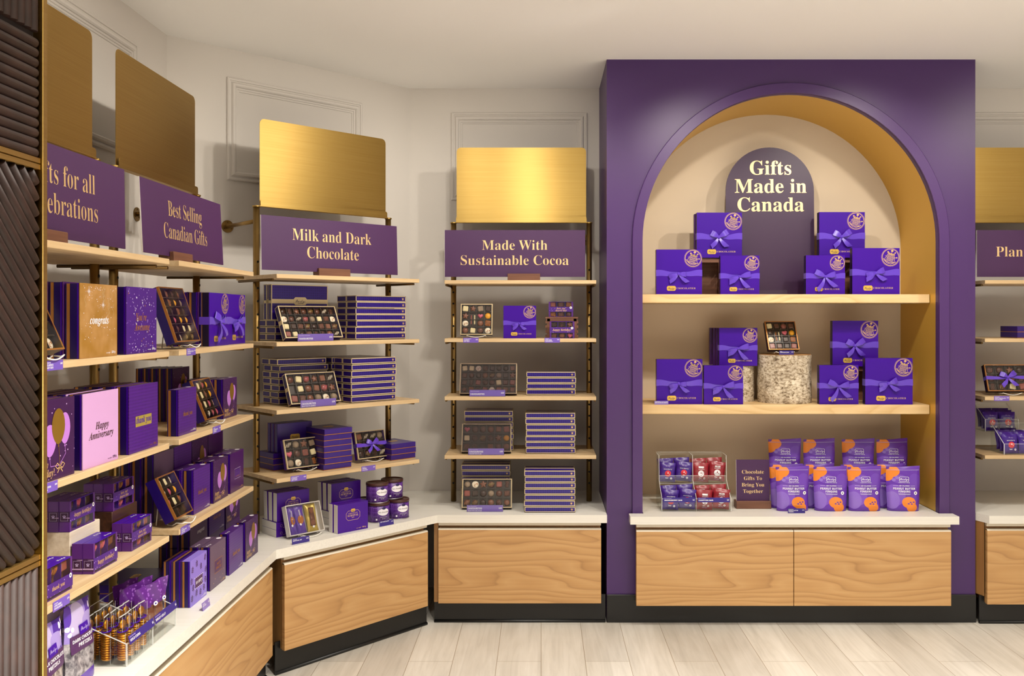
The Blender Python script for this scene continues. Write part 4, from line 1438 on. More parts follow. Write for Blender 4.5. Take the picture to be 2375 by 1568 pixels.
def cocoa_tin(rad=.0485, h=.088):
    r = empty('hot_chocolate_tin')
    b = MB(); b.lathe([(0, .0005), (rad, .0005), (rad, .077), (0, .077)], 'petal_purple', 40)
    b.out('can', r)
    b = MB(); b.lathe([(rad + .001, .0), (rad + .0014, .0015), (rad + .001, .003), (rad, .003)], 'tin_rim', 40); b.out('bottom_rim', r)
    b = MB(); b.lathe([(rad + .0002, .074), (rad + .0016, .0745), (rad + .0018, .084), (rad + .0008, .086), (rad - .003, .086), (rad - .004, .0835), (.008, .0835), (.006, .0845), (0, .0845)], 'tin_lid', 40); b.out('lid', r)
    cy = lambda x, y, z: ((rad + .0005 - y) * math.sin(x / rad), -(rad + .0005 - y) * math.cos(x / rad), z)
    b = MB()
    n = 28
    vs = []
    for k in range(n + 1):
        x = -.0275 * math.cos(PI * k / n)
        q = .0155 * math.sin(PI * k / n)
        vs += [cy(x, -.0002, .047 - q), cy(x, -.0002, .047 + q)]
    b.add(vs, [(2 * k, 2 * k + 1, 2 * k + 3, 2 * k + 2) for k in range(n)], 'white_print')
    lb = b.out('oval_label', r)
    b = MB()
    b.text('hot chocolate', 'reg', .0098, 0, .044, -.0004, 'tin_lid', fn=lambda x, y, z: cy(x, y - .0004, z), xs=.9)
    b.text('classic chocolate', 'reg', .0050, 0, .0235, -.0002, 'white_print', fn=cy)
    b.text('net weight', 'reg', .0040, 0, .0175, -.0002, 'white_print', fn=cy)
    b.out('lettering', lb)
    b = MB()
    n = 14
    b.add([cy(.0095 * math.cos(2 * PI * k / n), -.0014, .0635 + .0055 * math.sin(2 * PI * k / n)) for k in range(n)], [list(range(n))], 'gift_purple_deep')
    b.out('logo_plate', lb)
    b = MB(); b.add([cy(x, -.0002, z) for x, z in ((-.036, .012), (-.029, .012), (-.029, .019), (-.036, .019))], [(0, 1, 2, 3)], 'white_print'); b.out('printed_square', r)
    return r
def turned(r, deg):
    for c in r.children:
        c.matrix_basis = Matrix.Rotation(math.radians(deg), 4, 'Z') @ c.matrix_basis
    return r

def birch_log(rad, h, seed):
    r = empty('birch_log')
    rr = random.Random(seed)
    ph = [rr.uniform(0, 6) for _ in range(6)]
    def fn(u, v):
        a = 2 * PI * u
        q = rad * (1 + .014 * math.sin(3 * a + ph[0] + 2 * v) + .010 * math.sin(7 * a + ph[1] + 5 * v) + .006 * math.sin(17 * a + ph[2] + 9 * v) + .006 * math.sin(23 * v + ph[3] + 4 * a))
        return (q * math.cos(a), q * math.sin(a), v * h)
    b = MB(); b.grid(fn, 64, 28, 'birch_bark'); b.out('bark', r)
    b = MB()
    for z in (.0, h):
        b.add([(rad * .985 * math.cos(2 * PI * k / 40), rad * .985 * math.sin(2 * PI * k / 40), z) for k in range(40)], [list(range(40))], 'log_end')
    b.lathe([(rad * .96, h - .0005), (rad * .985, h - .0003), (rad * .99, h + .0025), (rad * .96, h + .0025)], 'log_end', 40)
    b.out('cut_end', r)
    return r

def crate(w, h, dp, m='walnut'):
    r = empty('wooden_crate')
    b = MB()
    b.box(-w / 2, w / 2, 0, dp, h - .008, h, m, .0008)
    b.box(-w / 2 + .004, w / 2 - .004, .0005, .006, h - .022, h - .008, m, .0005)
    b.out('top_board', r)
    for sx in (-1, 1):
        b = MB()
        xa, xb = sorted((sx * w / 2, sx * (w / 2 - .007)))
        n = 4
        p = (h - .010) / n
        for k in range(n):
            b.box(xa, xb, 0, dp, .001 + k * p, .001 + (k + .62) * p, m, .0006)
        xa, xb = sorted((sx * (w / 2 - .0072), sx * (w / 2 - .0225)))
        b.box(xa, xb, .0005, .007, 0, h - .008, m, .0006)
        b.box(xa, xb, dp - .0075, dp - .001, 0, h - .008, m, .0006)
        b.out('slatted_side', r)
    b = MB(); b.box(-w / 2 + .008, w / 2 - .008, dp - .0065, dp - .001, .002, h - .010, m); b.out('back_board', r)
    return r
def riser(w, h, dp, m):
    b = MB()
    b.box(-w / 2, w / 2, 0, dp, 0, h, m, .0015)
    return b.out('display_riser')
# ------------------------------------------------------------------ stocking the shelves
def ordinal(i, n):
    if i == n - 1:
        return 'topmost'
    if i == 0:
        return 'bottom'
    return ['topmost', 'second from top', 'third from top', 'fourth from top', 'fifth from top', 'sixth from top'][n - 1 - i]
RJ = random.Random(21)
def stack(key, fn, F, n, x, d, z, h, text, cat, group, jit=.002, rz=0.0):
    for i in range(n):
        put(get(key, fn), F, x + RJ.uniform(-jit, jit), d + RJ.uniform(-jit, jit), z + i * (h + .0004) + .0004, text % ordinal(i, n), cat, group, rz + RJ.uniform(-.4, .4))
def upright(o, F, x, d, z, t, label, cat, group, rz=0):
    return put(o, F, x, d - t, z, label, cat, group, rz, -90)
def lean(o, F, x, d, z, t, tilt, label, cat, group=None, rz=0, lift=.012):
    a = math.radians(tilt)
    return put(o, F, x, d, z + t * math.sin(a) + lift, label, cat, group, rz, tilt)
fb28 = lambda: framed_box(.270, .150, .0290)
fb18 = lambda: framed_box(.235, .137, .0275)
cb12 = lambda: copper_box(.137, .165, .0245)
cb12w = lambda: copper_box(.166, .122, .0245)
EASEL = lambda: easel()

# ---- rack C: made with sustainable cocoa
G = 'slim cream-edged chocolate boxes'
put(wood_sign(['Made With', 'Sustainable Cocoa'], .671, .2235, 0.0680, .0722, xs=0.96, xo=-.001, zt=.147, bx=.043, lift=.018), FC, -.0275, .42, Z1 + .0003, 'purple shelf sign reading made with sustainable cocoa on a walnut block', 'sign', 'purple rack signs')
lean(window_box(.152, .150, .028, 4, 4, 11, rim='cream_edge', side='violet_black', band=False, fixed={(0, 0): ('square', 'white_choc', None), (0, 1): ('star', 'milk_light', None), (1, 1): None, (1, 2): ('stick', 'rose', None), (2, 1): ('heart', 'pink', None),
     (3, 1): ('dome', 'yellow', None), (0, 2): ('disc', 'cream_choc', 'caramel'), (2, 2): ('dome', 'milk_light', None), (3, 2): ('square', 'caramel', 'milk'), (2, 0): ('square', 'speckle', None)}),
     FC, -.2115, .425, Z2, .028, 10, 'square open-faced assortment on a white easel under the sustainable cocoa sign', 'box of chocolates', 'assortments in clear-lidded trays')
put(get('easel', EASEL), FC, -.2115, .425, Z2, 'white wire easel under the square assortment below the sustainable cocoa sign', 'easel', 'white wire easels')
put(get('rb_small', lambda: ribbon_box(.155, .155, .03, 'flat')), FC, -.004, .44, Z2 + .0003, 'small ribboned purple gift box alone under the sustainable cocoa sign', 'gift box', 'ribboned purple gift boxes')
put(crate(.157, .102, .085), FC, .197, .405, Z2 + .0003, 'small walnut slatted crate on the sustainable cocoa rack', 'crate')
put(mini_box('here, you deserve this', 1, .117, .072), FC, .193, .39, Z2 + .1028, 'mini chocolate box on top of the small walnut crate', 'box of chocolates', 'mini boxes of chocolates')
put(mini_box('happy birthday!', 2, .117, .080), FC, .197, .452, Z2 + .0003, 'mini birthday chocolate box standing in front of the small walnut crate', 'box of chocolates', 'mini boxes of chocolates')
GT = 'purple price tags'
put(price_tag(['premium chocolate', 'CLASSICS', 'GIFT BOX'], '$40'), FC, -.233, .4836, Z2 - .0195, 'price tag under the square assortment, left on the cocoa rack edge', 'price tag', GT)
put(price_tag(['assorted', 'LOVE MINI', 'FAVOURITES'], '$18'), FC, .150, .4836, Z2 - .0195, 'price tag under the walnut crate on the cocoa rack edge', 'price tag', GT)
WG = 'assortments in clear-lidded trays'
lean(window_box(.270, .150, .029, 8, 4, 31, accents=.16, side='violet_black', film_='smoky_film'), FC, -.154, .447, Z3, .029, 20, 'wide dark assortment behind a fifty dollar holder on the cocoa rack', 'box of chocolates', WG, lift=.002)
put(price_holder(['dark chocolate', 'FAVOURITES'], '$50'), FC, -.156, .475, Z3 + .0003, 'fifty dollar purple price holder before the wide dark assortment', 'price holder', 'acrylic price holders')
stack('fb18', fb18, FC, 4, .146, .40, Z3, .0275, 'slim cream-edged purple box, %s of the stack of four, cocoa rack', 'box of chocolates', G)
stack('fb18', fb18, FC, 7, -.156, .345, Z4, .0275, 'slim cream-edged purple box, %s of the left stack, cocoa rack lowest shelf', 'box of chocolates', G)
lean(window_box(.235, .137, .0275, 6, 3, 32, accents=.12, side='violet_black', film_='smoky_film'), FC, -.163, .448, Z4, .0275, 22, 'dark assortment behind a thirty dollar holder on the cocoa rack lowest shelf', 'box of chocolates', WG, lift=.002)
put(price_holder(['dark chocolate', 'FAVOURITES', '\u6df7\u5408\u9ed1\u5de7\u514b\u529b\u793c\u76d2'], '$30'), FC, -.162, .475, Z4 + .0003, 'thirty dollar price holder on the lowest shelf of the cocoa rack', 'price holder', 'acrylic price holders')
stack('fb18', fb18, FC, 7, .1426, .437, Z4, .0275, 'slim cream-edged purple box, %s of the right stack, cocoa rack lowest shelf', 'box of chocolates', G)
stack('fb18', fb18, FC, 7, -.169, .37, ZC, .0275, 'slim cream-edged purple box, %s of the left stack, worktop beside the portal', 'box of chocolates', G)
lean(window_box(.235, .137, .0275, 6, 3, 33, accents=.22, side='violet_black', fixed={(1, 0): ('disc', 'cream_choc', 'caramel'), (3, 0): ('dome', 'milk', 'olive')}), FC, -.159, .478, ZC, .0275, 20, 'milk assortment behind a thirty dollar holder on the white worktop', 'box of chocolates', WG, lift=.002)
put(price_holder(['milk chocolate', 'FAVOURITES', '\u6df7\u5408\u725b\u5976\u5de7\u514b\u529b\u793c\u76d2'], '$30'), FC, -.165, .515, ZC + .0003, 'thirty dollar price holder on the white worktop below the cocoa rack', 'price holder', 'acrylic price holders')
stack('fb18', fb18, FC, 7, .1375, .535, ZC, .0275, 'slim cream-edged purple box, %s of the right stack, worktop beside the portal', 'box of chocolates', G)

# ---- rack B: milk and dark chocolate
put(wood_sign(['Milk and Dark', 'Chocolate'], .671, .2235, 0.0720, .0722, xs=0.84, zt=.147, bx=-.003, lift=.018), FB, -.054, .42, Z1 + .0003, 'purple shelf sign reading milk and dark chocolate on a walnut block', 'sign', 'purple rack signs', 0, 2)
stack('fb28', fb28, FB, 3, -.15, .335, Z2, .029, 'wide cream-edged box lying flat, %s of three under two upright ones', 'box of chocolates', G)
for k, d in ((0, .318), (1, .285)):
    o = framed_upright(.270, .150, .029) if k == 0 else dup(o0)
    o0 = o
    upright(o, FB, -.157 - .004 * k, d, Z2 + .089, .029, ('front', 'rear')[k] + ' of two wide cream-edged boxes standing upright, milk and dark rack', 'box of chocolates', G)
lean(window_box(.272, .150, .029, 8, 4, 41, accents=.28, fixed={(0, 1): ('disc', 'cream_choc', 'caramel'), (5, 1): ('square', 'white_choc', None), (3, 2): ('dome', 'milk', 'olive'), (6, 0): ('dome', 'dark', 'cream_choc'), (1, 3): ('square', 'white_choc', None)}),
     FB, -.152, .432, Z2, .029, 27, 'large milk and dark assortment behind a fifty dollar holder, upper shelf', 'box of chocolates', WG, lift=.002)
put(price_holder(['assorted chocolate', 'FAVOURITES'], '$50'), FB, -.171, .468, Z2 + .0003, 'fifty dollar price holder on the milk and dark rack', 'price holder', 'acrylic price holders')
stack('fb28', fb28, FB, 7, .205, .40, Z2, .0275, 'wide cream-edged box, %s of the tall right stack, milk and dark upper shelf', 'box of chocolates', G)
stack('fb18', fb18, FB, 7, -.129, .295, Z3, .0275, 'slim cream-edged box, %s of the left stack, milk and dark middle shelf', 'box of chocolates', G, .004)
lean(window_box(.237, .137, .0275, 6, 3, 42, accents=.2, fixed={(1, 1): ('square', 'white_choc', None), (0, 1): None, (4, 1): ('dome', 'rose', 'pink'), (5, 0): ('dome', 'dark', 'cream_choc'), (4, 2): ('disc', 'cream_choc', 'caramel')}),
     FB, -.140, .425, Z3, .0275, 24, 'milk and dark assortment behind a thirty dollar holder, middle shelf', 'box of chocolates', WG, lift=.002)
put(price_holder(['assorted chocolate', 'FAVOURITES', '\u6df7\u5408\u5de7\u514b\u529b\u793c\u76d2\u7cbe\u9009'], '$30'), FB, -.158, .468, Z3 + .0003, 'thirty dollar price holder on the milk and dark rack', 'price holder', 'acrylic price holders')
stack('fb18', fb18, FB, 7, .1385, .44, Z3, .0275, 'slim cream-edged box, %s of the front right stack, milk and dark middle shelf', 'box of chocolates', G)
stack('fb18', fb18, FB, 7, .128, .298, Z3, .0275, 'slim cream-edged box, %s of the rear right stack, milk and dark middle shelf', 'box of chocolates', G)
GC = 'copper-edged purple chocolate boxes'
stack('cb12w', cb12w, FB, 3, -.193, .306, Z4, .0245, 'copper-edged purple box lying flat, %s of three under the upright ones', 'box of chocolates', GC)
for k in range(3):
    upright(get('cb12w', cb12w), FB, -.172 - .003 * k, .300 - .026 * k, Z4 + .0755, .0245, ('front', 'middle', 'rear')[k] + ' of three copper-edged boxes standing upright on the milk and dark rack', 'box of chocolates', GC)
lean(window_box(.156, .124, .028, 4, 3, 43, side='gift_purple', rim='cream_edge', band=False, fixed={(1, 0): ('dome', 'speckle', None), (2, 0): ('star', 'milk_light', None), (0, 1): ('heart', 'pink', None), (3, 1): ('square', 'white_choc', None), (1, 2): ('disc', 'cream_choc', 'caramel'),
     (2, 1): ('square', 'rose', 'milk'), (3, 0): ('square', 'speckle', None), (3, 2): ('bar', 'caramel', 'milk'), (0, 2): ('dome', 'speckle', None)}), FB, -.190, .410, Z4, .028, 17, 'twelve-piece assortment with a pink heart on the milk and dark rack', 'box of chocolates', WG)
put(get('easel', EASEL), FB, -.180, .402, Z4, 'white wire easel under the assortment with the pink heart', 'easel', 'white wire easels')
stack('cb12', cb12, FB, 7, -.050, .447, Z4, .0245, 'copper-edged purple box, %s of the tall stack on the milk and dark rack', 'box of chocolates', GC)
lean(window_box(.158, .124, .028, 4, 3, 44, side='gift_purple', rim='cream_edge', band=False, accents=.3, bow_kind='wide', fixed={(1, 0): ('dome', 'dark', 'cream_choc'), (3, 2): ('dome', 'dark', 'cream_choc'), (1, 2): ('dome', 'milk', 'olive')}),
     FB, .165, .398, Z4, .028, 15, 'assortment tied with a purple bow on the milk and dark rack', 'box of chocolates', WG)
put(get('easel', EASEL), FB, .165, .398, Z4, 'white wire easel under the bow-tied assortment of the milk and dark rack', 'easel', 'white wire easels')
stack('cb12', cb12, FB, 3, .307, .43, Z4, .0245, 'copper-edged purple box, %s of the short stack at the shelf end', 'box of chocolates', GC)
put(price_tag(['premium assorted', 'CLASSICS', 'GIFT BOX'], '$36'), FB, -.260, .4836, Z4 - .0195, 'price tag under the pink heart assortment, milk and dark rack edge', 'price tag', GT)
put(price_tag(['premium', 'CREAMS', 'chocolate'], '$36'), FB, .080, .4836, Z4 - .0195, 'price tag under the bow-tied assortment, milk and dark rack edge', 'price tag', GT)
GS = 'purple and white survival kit boxes'
for nm, x, d in (('left', -.235, .392), ('right', .036, .372)):
    for i in (0, 1):
        put(get('svf', survival_flat), FB, x, d, ZC + .0003 + i * .0303, '%s survival kit box lying flat under the %s upright group' % (('bottom', 'upper')[i], nm), 'gift box', GS)
    for k in range(3):
        put(get('sv', survival_box), FB, x + .006 - .002 * k, d - .006 - .035 * k, ZC + .0612, '%s of three survival kit boxes upright in the %s group' % (('front', 'middle', 'rear')[k], nm), 'gift box', GS, 0, (0, 1.5, 3)[k])
for k in (0, 1):
    put(get('sv', survival_box), FB, -.022 - .003 * k, .518 - .034 * k, ZC + .0003, '%s of two survival kit boxes standing on the worktop beside the tins' % ('front', 'rear')[k], 'gift box', GS)
r = empty('open_survival_kit')
w, h, t, k = .160, .125, .032, .003
b = MB()
b.box(-w / 2, w / 2, t - .002, t, 0, h, 'white_card')
for x0, x1, z0, z1 in ((-w / 2, -w / 2 + k, 0, h), (w / 2 - k, w / 2, 0, h), (-w / 2 + k, w / 2 - k, 0, k), (-w / 2 + k, w / 2 - k, h - k, h)):
    b.box(x0, x1, 0, t - .002, z0, z1, 'white_card')
b.out('tray', r)
b = MB(); b.box(-w / 2 + .0005, w / 2 - .0005, -.001, -.0002, .0005, h - .0005, 'clear_film'); b.out('clear_lid', r)
for nm, x, ww, mt, sd in (('wrapped_bar', -.055, .032, 'wrap_purple', 3), ('wrapped_bar', -.018, .044, 'wrap_purple', 4), ('wrapped_bar', .036, .052, 'wrap_gold', 5)):
    b = MB(); f = pillow(b, ww, h - .010, .016, mt, sd, .07); o = b.out(nm, r); o.location = (x, .016, .005)
    b = MB()
    if mt == 'wrap_gold':
        b.add([f(a, -.0006, c) for c in (.022, .05, .075, .098) for a in (-.012, -.004, .004, .012)], [(4 * j + i, 4 * j + i + 1, 4 * j + i + 5, 4 * j + i + 4) for j in range(3) for i in range(3)], 'choc_milk')
        for c in (.035, .060, .085):
            b.add([f(.010 * math.cos(q * PI / 5), -.0012, c + .011 * math.sin(q * PI / 5)) for q in range(10)], [list(range(10))], 'choc_milk_light')
        b.add([f(.0045 * math.cos(q * PI / 5), -.0020, .018 + .0045 * math.sin(q * PI / 5)) for q in range(10)], [list(range(10))], 'white_print')
        b.out('window_print', o)
    else:
        b.add([f(.3 * ww * math.cos(q * PI / 6), -.0006, .055 + .018 * math.sin(q * PI / 6)) for q in range(12)], [list(range(12))], 'choc_caramel')
        b.add([f(.005 * math.cos(q * PI / 5) - .004, -.0012, .036 + .005 * math.sin(q * PI / 5)) for q in range(10)], [list(range(10))], 'white_print')
        b.text('CHOCOLATE', 'sans', .0078, 0, 0, -.0006, 'white_print', fn=lambda px, py, pz: f(-pz + .002, py, .078 + px * .8))
        b.out('lettering', o)
lean(r, FB, -.213, .476, ZC, .032, 20, 'open white tray of wrapped bars leaning on the worktop, survival kit', 'gift box', None, 0, .006)
put(get('easel', EASEL), FB, -.200, .476, ZC, 'white wire easel under the open survival kit', 'easel', 'white wire easels')
put(price_tag(['chocolate', 'SURVIVAL KIT'], '$25', .078, .024, 'tag_deep'), FB, -.285, .545, ZC + .0003, 'price tag standing before the open survival kit', 'price tag', GT, 0, 8)
GTN = 'hot chocolate tins'
for x, d, z, t in ((.166, .434, 0, 'lower hot chocolate tin at the front left'), (.272, .436, 0, 'lower hot chocolate tin at the right end'), (.162, .430, 1, 'upper hot chocolate tin on the front left one'),
                   (.262, .403, 1, 'upper hot chocolate tin on the right one'), (.160, .331, 0, 'hot chocolate tin behind the front left pair')):
    put(get('tin', cocoa_tin), FB, x, d, ZC + .0006 + z * .0872, t, 'tin', GTN, -6)
put(price_tag(['HOT CHOCOLATE'], '$19', .074, .022, 'tag_deep'), FB, .140, .535, ZC + .0003, 'price tag standing before the hot chocolate tins', 'price tag', GT, 0, 8)

# ---- rack A2: best selling canadian gifts
put(wood_sign(['Best Selling', 'Canadian Gifts'], .671, .2235, 0.0720, .0722, xs=0.77, zt=.147, bx=-.070, lift=.018), FA2, -.130, .42, Z1 + .0003, 'purple shelf sign reading best selling canadian gifts on a walnut block', 'sign', 'purple rack signs', 0, 3)
lean(window_box(.19, .183, .036, 4, 6, 51, side='gift_purple_blue', rim='copper_edge', accents=.35, fixed={(0, 1): ('disc', 'cream_choc', 'caramel'), (0, 2): ('square', 'white_choc', None), (1, 3): ('dome', 'pink', None), (2, 3): ('dome', 'yellow', None), (3, 3): ('dome', 'yellow', None), (2, 4): ('square', 'white_choc', None),
     (3, 4): ('square', 'white_choc', None), (1, 5): ('disc', 'cream_choc', 'caramel'), (2, 5): ('dome', 'milk', 'olive'), (3, 5): ('dome', 'milk', 'olive')}), FA2, -.229, .463, Z2, .036, 19, 'large assortment leaning on an easel beside the starry purple box', 'box of chocolates', WG)
put(get('easel', EASEL), FA2, -.215, .463, Z2, 'white wire easel under the large best selling assortment', 'easel', 'white wire easels')
GR = 'ribboned purple gift boxes'
put(get('rb_mid', lambda: ribbon_box(.19, .186, .034, 'split')), FA2, .074, .450, Z2 + .0003, 'ribboned purple gift box beside the large best selling assortment', 'gift box', GR)
put(get('rb_mid2', lambda: ribbon_box(.19, .186, .034, 'droop')), FA2, .285, .442, Z2 + .0003, 'ribboned purple gift box at the far end of the best selling shelf', 'gift box', GR)
GB = 'copper-banded purple gift boxes'
for k in range(3):
    put(get('cb_plain', lambda: card_box(.19, .186, .034, 'plain')), FA2, .070 - .004 * k, .414 - .036 * k, Z2 + .0003, 'plain purple gift box, %s behind the ribboned best seller' % ('first', 'second', 'third')[k], 'gift box', GB)
put(price_tag(['best selling', 'CANADIAN ICONS', 'GIFT BOX'], '$46'), FA2, -.266, .4836, Z2 - .0195, 'price tag under the large best selling assortment', 'price tag', GT)
for k in range(5):
    o = get('cb_balloon_n', lambda: card_box(.15, .190, .026, 'balloons')) if k == 0 else get('cb_plain_n', lambda: card_box(.15, .190, .026, 'plain'))
    put(o, FA2, .186, .272 - .027 * k, Z3 + .0003, 'tall dark gift box at the shelf back, %s in its row' % ('balloon-printed first', 'plain second', 'plain third', 'plain fourth', 'plain last')[k], 'gift box', GB)
put(get('cs_thanks', lambda: card_box(.145, .145, .036, 'thanks_s', True)), FA2, -.215, .452, Z3 + .0003, 'small purple thank you box alone at the shelf end, middle of best sellers', 'gift box', GB)
lean(window_box(.165, .145, .036, 4, 4, 52, side='gift_purple_blue', rim='copper_edge', accents=.3, fixed={(1, 0): ('square', 'white_choc', None), (1, 1): ('square', 'white_choc', None), (3, 0): ('dome', 'yellow', None), (3, 1): ('dome', 'yellow', None), (2, 2): ('dome', 'pink', None), (3, 3): ('dome', 'pink', None), (0, 1): ('dome', 'dark', 'cream_choc')}),
     FA2, .030, .455, Z3, .036, 22, 'assortment leaning on an easel beside the small thank you box', 'box of chocolates', WG)
put(get('easel', EASEL), FA2, .035, .455, Z3, 'white wire easel under the assortment beside the thank you box', 'easel', 'white wire easels')
put(get('cs_balloon', lambda: card_box(.145, .145, .036, 'balloons_s', True)), FA2, .262, .425, Z3 + .0003, 'small balloon-printed box at the far end, middle of best sellers', 'gift box', GB)
for k in range(3):
    put(get('cs_plain', lambda: card_box(.145, .145, .034, 'plain')), FA2, .258, .387 - .036 * k, Z3 + .0003, 'small plain purple box, %s behind the balloon box, middle of best sellers' % ('first', 'second', 'third')[k], 'gift box', GB)
put(price_tag(['assorted', 'CELEBRATION', 'GIFT BOX'], '$26'), FA2, -.041, .4836, Z3 - .0195, 'price tag under the assortment beside the thank you box', 'price tag', GT)
lean(window_box(.130, .142, .040, 3, 4, 53, side='gift_purple_blue', rim='copper_edge', accents=.35, fixed={(0, 0): ('square', 'white_choc', None), (1, 0): ('square', 'white_choc', None), (1, 1): ('dome', 'pink', None), (2, 1): ('dome', 'yellow', None), (0, 3): ('disc', 'cream_choc', 'caramel'), (2, 2): ('dome', 'caramel', 'milk')}),
     FA2, -.280, .470, Z4, .040, 26, 'assortment leaning at the near end of the lowest best selling shelf', 'box of chocolates', WG)
put(get('easel', EASEL), FA2, -.275, .470, Z4, 'white wire easel under the lowest best selling assortment', 'easel', 'white wire easels')
for nm, key, x, st in (('thank you', 'cs_thanks', -.080, None), ('balloon-printed', 'cs_balloon', .099, None), ('plum labelled', 'cs_label', .270, lambda: card_box(.145, .145, .036, 'label', True))):
    put(get(key, st), FA2, x, .448, Z4 + .0003, 'small %s box at the front of the lowest best selling shelf' % nm, 'gift box', GB)
    put(get(key, st), FA2, x - .004, .410, Z4 + .0003, 'small %s box behind its twin, lowest best selling shelf' % nm, 'gift box', GB)
for nm, x, st in (('dark', -.190, 'dark'), ('plain purple', -.035, 'thanks_s'), ('balloon-printed', .120, 'balloons_s'), ('plain plum', .277, 'plain')):
    put(get('tall_' + st, lambda: card_box(.148, .214, .034, st)), FA2, x, .366, Z4 + .0003, 'tall %s gift box in the back row, lowest best selling shelf' % nm, 'gift box', GB)
for k in (0, 1):
    put(get('tall_plain', None), FA2, -.194, .329 - .036 * k, Z4 + .0003, 'tall plain gift box, %s behind the tall dark one' % ('first', 'second')[k], 'gift box', GB)
put(price_tag(['assorted', 'CELEBRATION', 'GIFT BOX'], '$26'), FA2, -.312, .4836, Z4 - .0195, 'price tag under the lowest best selling assortment', 'price tag', GT)
# worktop under A2
for nm, key, x, st, n in (('lavender so sorry', 'cs_sorry', -.2285, lambda: card_box(.137, .144, .028, 'sorry', True), 1), ('grey plum amazing', 'cs_amaz', -.055, lambda: card_box(.145, .145, .034, 'amazing', True), 2),
                          ('purple thank you', 'cs_thanks', .127, None, 1), ('balloon-printed', 'cs_balloon', .303, None, 1)):
    for k in range(n):
        put(get(key, st), FA2, x, .493 - .037 * k, ZC + .0003, 'small %s box %s on the left worktop' % (nm, ('at the front', 'behind its twin')[k]), 'gift box', GB)
for k in (0, 1):
    put(get('cs_sorry_b', lambda: card_box(.137, .144, .028, 'plain')), FA2, -.2285, .464 - .029 * k, ZC + .0003, 'copper-banded purple box, %s behind the lavender one' % ('first', 'second')[k], 'gift box', GB)
put(price_tag(['thoughtful', 'GIFT BOX'], '$26', .060, .024, 'tag_pale'), FA2, -.300, .545, ZC + .0003, 'price tag standing before the lavender box', 'price tag', GT, 0, 10)
for nm, x, d, st in (('dark', .085, .375, 'dark'), ('plain purple', .262, .375, 'thanks_s'), ('balloon-printed', .438, .375, 'balloons_s')):
    put(get('low_plain', lambda: card_box(.160, .108, .034, 'plain')), FA2, x, d, ZC + .0003, 'low plain box carrying the %s one, worktop back row' % nm, 'gift box', GB)
    put(get('up_' + st, lambda: card_box(.160, .118, .034, st)), FA2, x, d, ZC + .1096, 'upper %s box in the worktop back row' % nm, 'gift box', GB)
for k in (0, 1):
    put(get('low_plain', None), FA2, .080, .338 - .037 * k, ZC + .0003, 'low plain box, %s behind the dark pair, worktop back row' % ('first', 'second')[k], 'gift box', GB)
    put(get('up_plain', lambda: card_box(.160, .118, .034, 'plain')), FA2, .080, .338 - .037 * k, ZC + .1096, 'upper plain box, %s behind the dark pair, worktop back row' % ('first', 'second')[k], 'gift box', GB)
for k in (0, 1):
    put(get('cb_flat', lambda: copper_box(.20, .16, .028)), FA2, -.150, .335, ZC + .0003 + k * .0284, '%s dark flat box with a copper edge behind the acrylic bins' % ('lower', 'upper')[k], 'box of chocolates', GC)

# ---- rack A1: gifts for all celebrations
put(wood_sign(['Gifts for all', 'Celebrations'], .671, .2235, 0.0750, .0722, xs=0.82, xo=.012, zt=.147, bx=-.078, lift=.018), FA1, -.126, .42, Z1 + .0003, 'purple shelf sign reading gifts for all celebrations, partly hidden by the partition', 'sign', 'purple rack signs', 0, 1)
lean(window_box(.19, .183, .036, 4, 5, 61, side='violet_black', rim='copper_edge', accents=.15), FA1, -.305, .470, Z2, .036, 24, 'assortment leaning at the partition, mostly hidden, beside the gold box', 'box of chocolates', WG)
put(get('easel', EASEL), FA1, -.285, .470, Z2, 'white wire easel beside the gold congrats box', 'easel', 'white wire easels')
put(card_box(.19, .183, .036, 'congrats'), FA1, -.055, .475, Z2 + .0003, 'gold gift box reading congrats in white', 'gift box', GB)
for k in range(3):
    put(get('cb_plain', None), FA1, -.058, .436 - .037 * k, Z2 + .0003, 'plain purple gift box, %s behind the gold congrats box' % ('first', 'second', 'third')[k], 'gift box', GB)
put(card_box(.19, .183, .036, 'awesome'), FA1, .196, .472, Z2 + .0003, 'purple gift box scattered with stars', 'gift box', GB)
put(price_tag(['assorted', 'CLASSICS', 'GIFT BOX'], '$40'), FA1, -.280, .4836, Z2 - .0195, 'price tag left of the gold congrats box', 'price tag', GT)
for nm, key, x, st in (('balloon birthday', 'cb_balloon', -.259, 'balloons'), ('pink anniversary', 'cb_anniv', -.035, 'anniv'), ('purple gold-labelled thank you', 'cb_thanks', .213, 'thanks')):
    put(get(key, lambda: card_box(.184, .185, .036, st)), FA1, x, .470, Z3 + .0003, 'large %s box at the front of the celebrations rack' % nm, 'gift box', GB)
    for k in range(3):
        put(get('cb_plain_m', lambda: card_box(.184, .185, .036, 'plain')) if nm[0] != 'p' or k else get(key, None), FA1, x - .004, .432 - .037 * k, Z3 + .0003, 'gift box, %s behind the large %s box' % (('first', 'second', 'third')[k], nm), 'gift box', GB)
put(price_tag(['assorted', 'CELEBRATION', 'GIFT BOX'], '$44'), FA1, -.303, .4836, Z3 - .0195, 'price tag under the balloon birthday box by the partition', 'price tag', GT)
put(riser(.156, .106, .085, 'whitewood'), FA1, .030, .397, Z4 + .0003, 'pale wooden riser block with birthday boxes on top', 'riser block', 'riser blocks')
put(riser(.156, .106, .085, 'whitewood'), FA1, -.245, .405, Z4 + .0003, 'pale wooden riser block beside the partition', 'riser block', 'riser blocks')
put(riser(.156, .106, .085, 'walnut_dark'), FA1, .266, .392, Z4 + .0003, 'dark walnut riser block at the shelf end', 'riser block', 'riser blocks')
GM = 'mini boxes of chocolates'
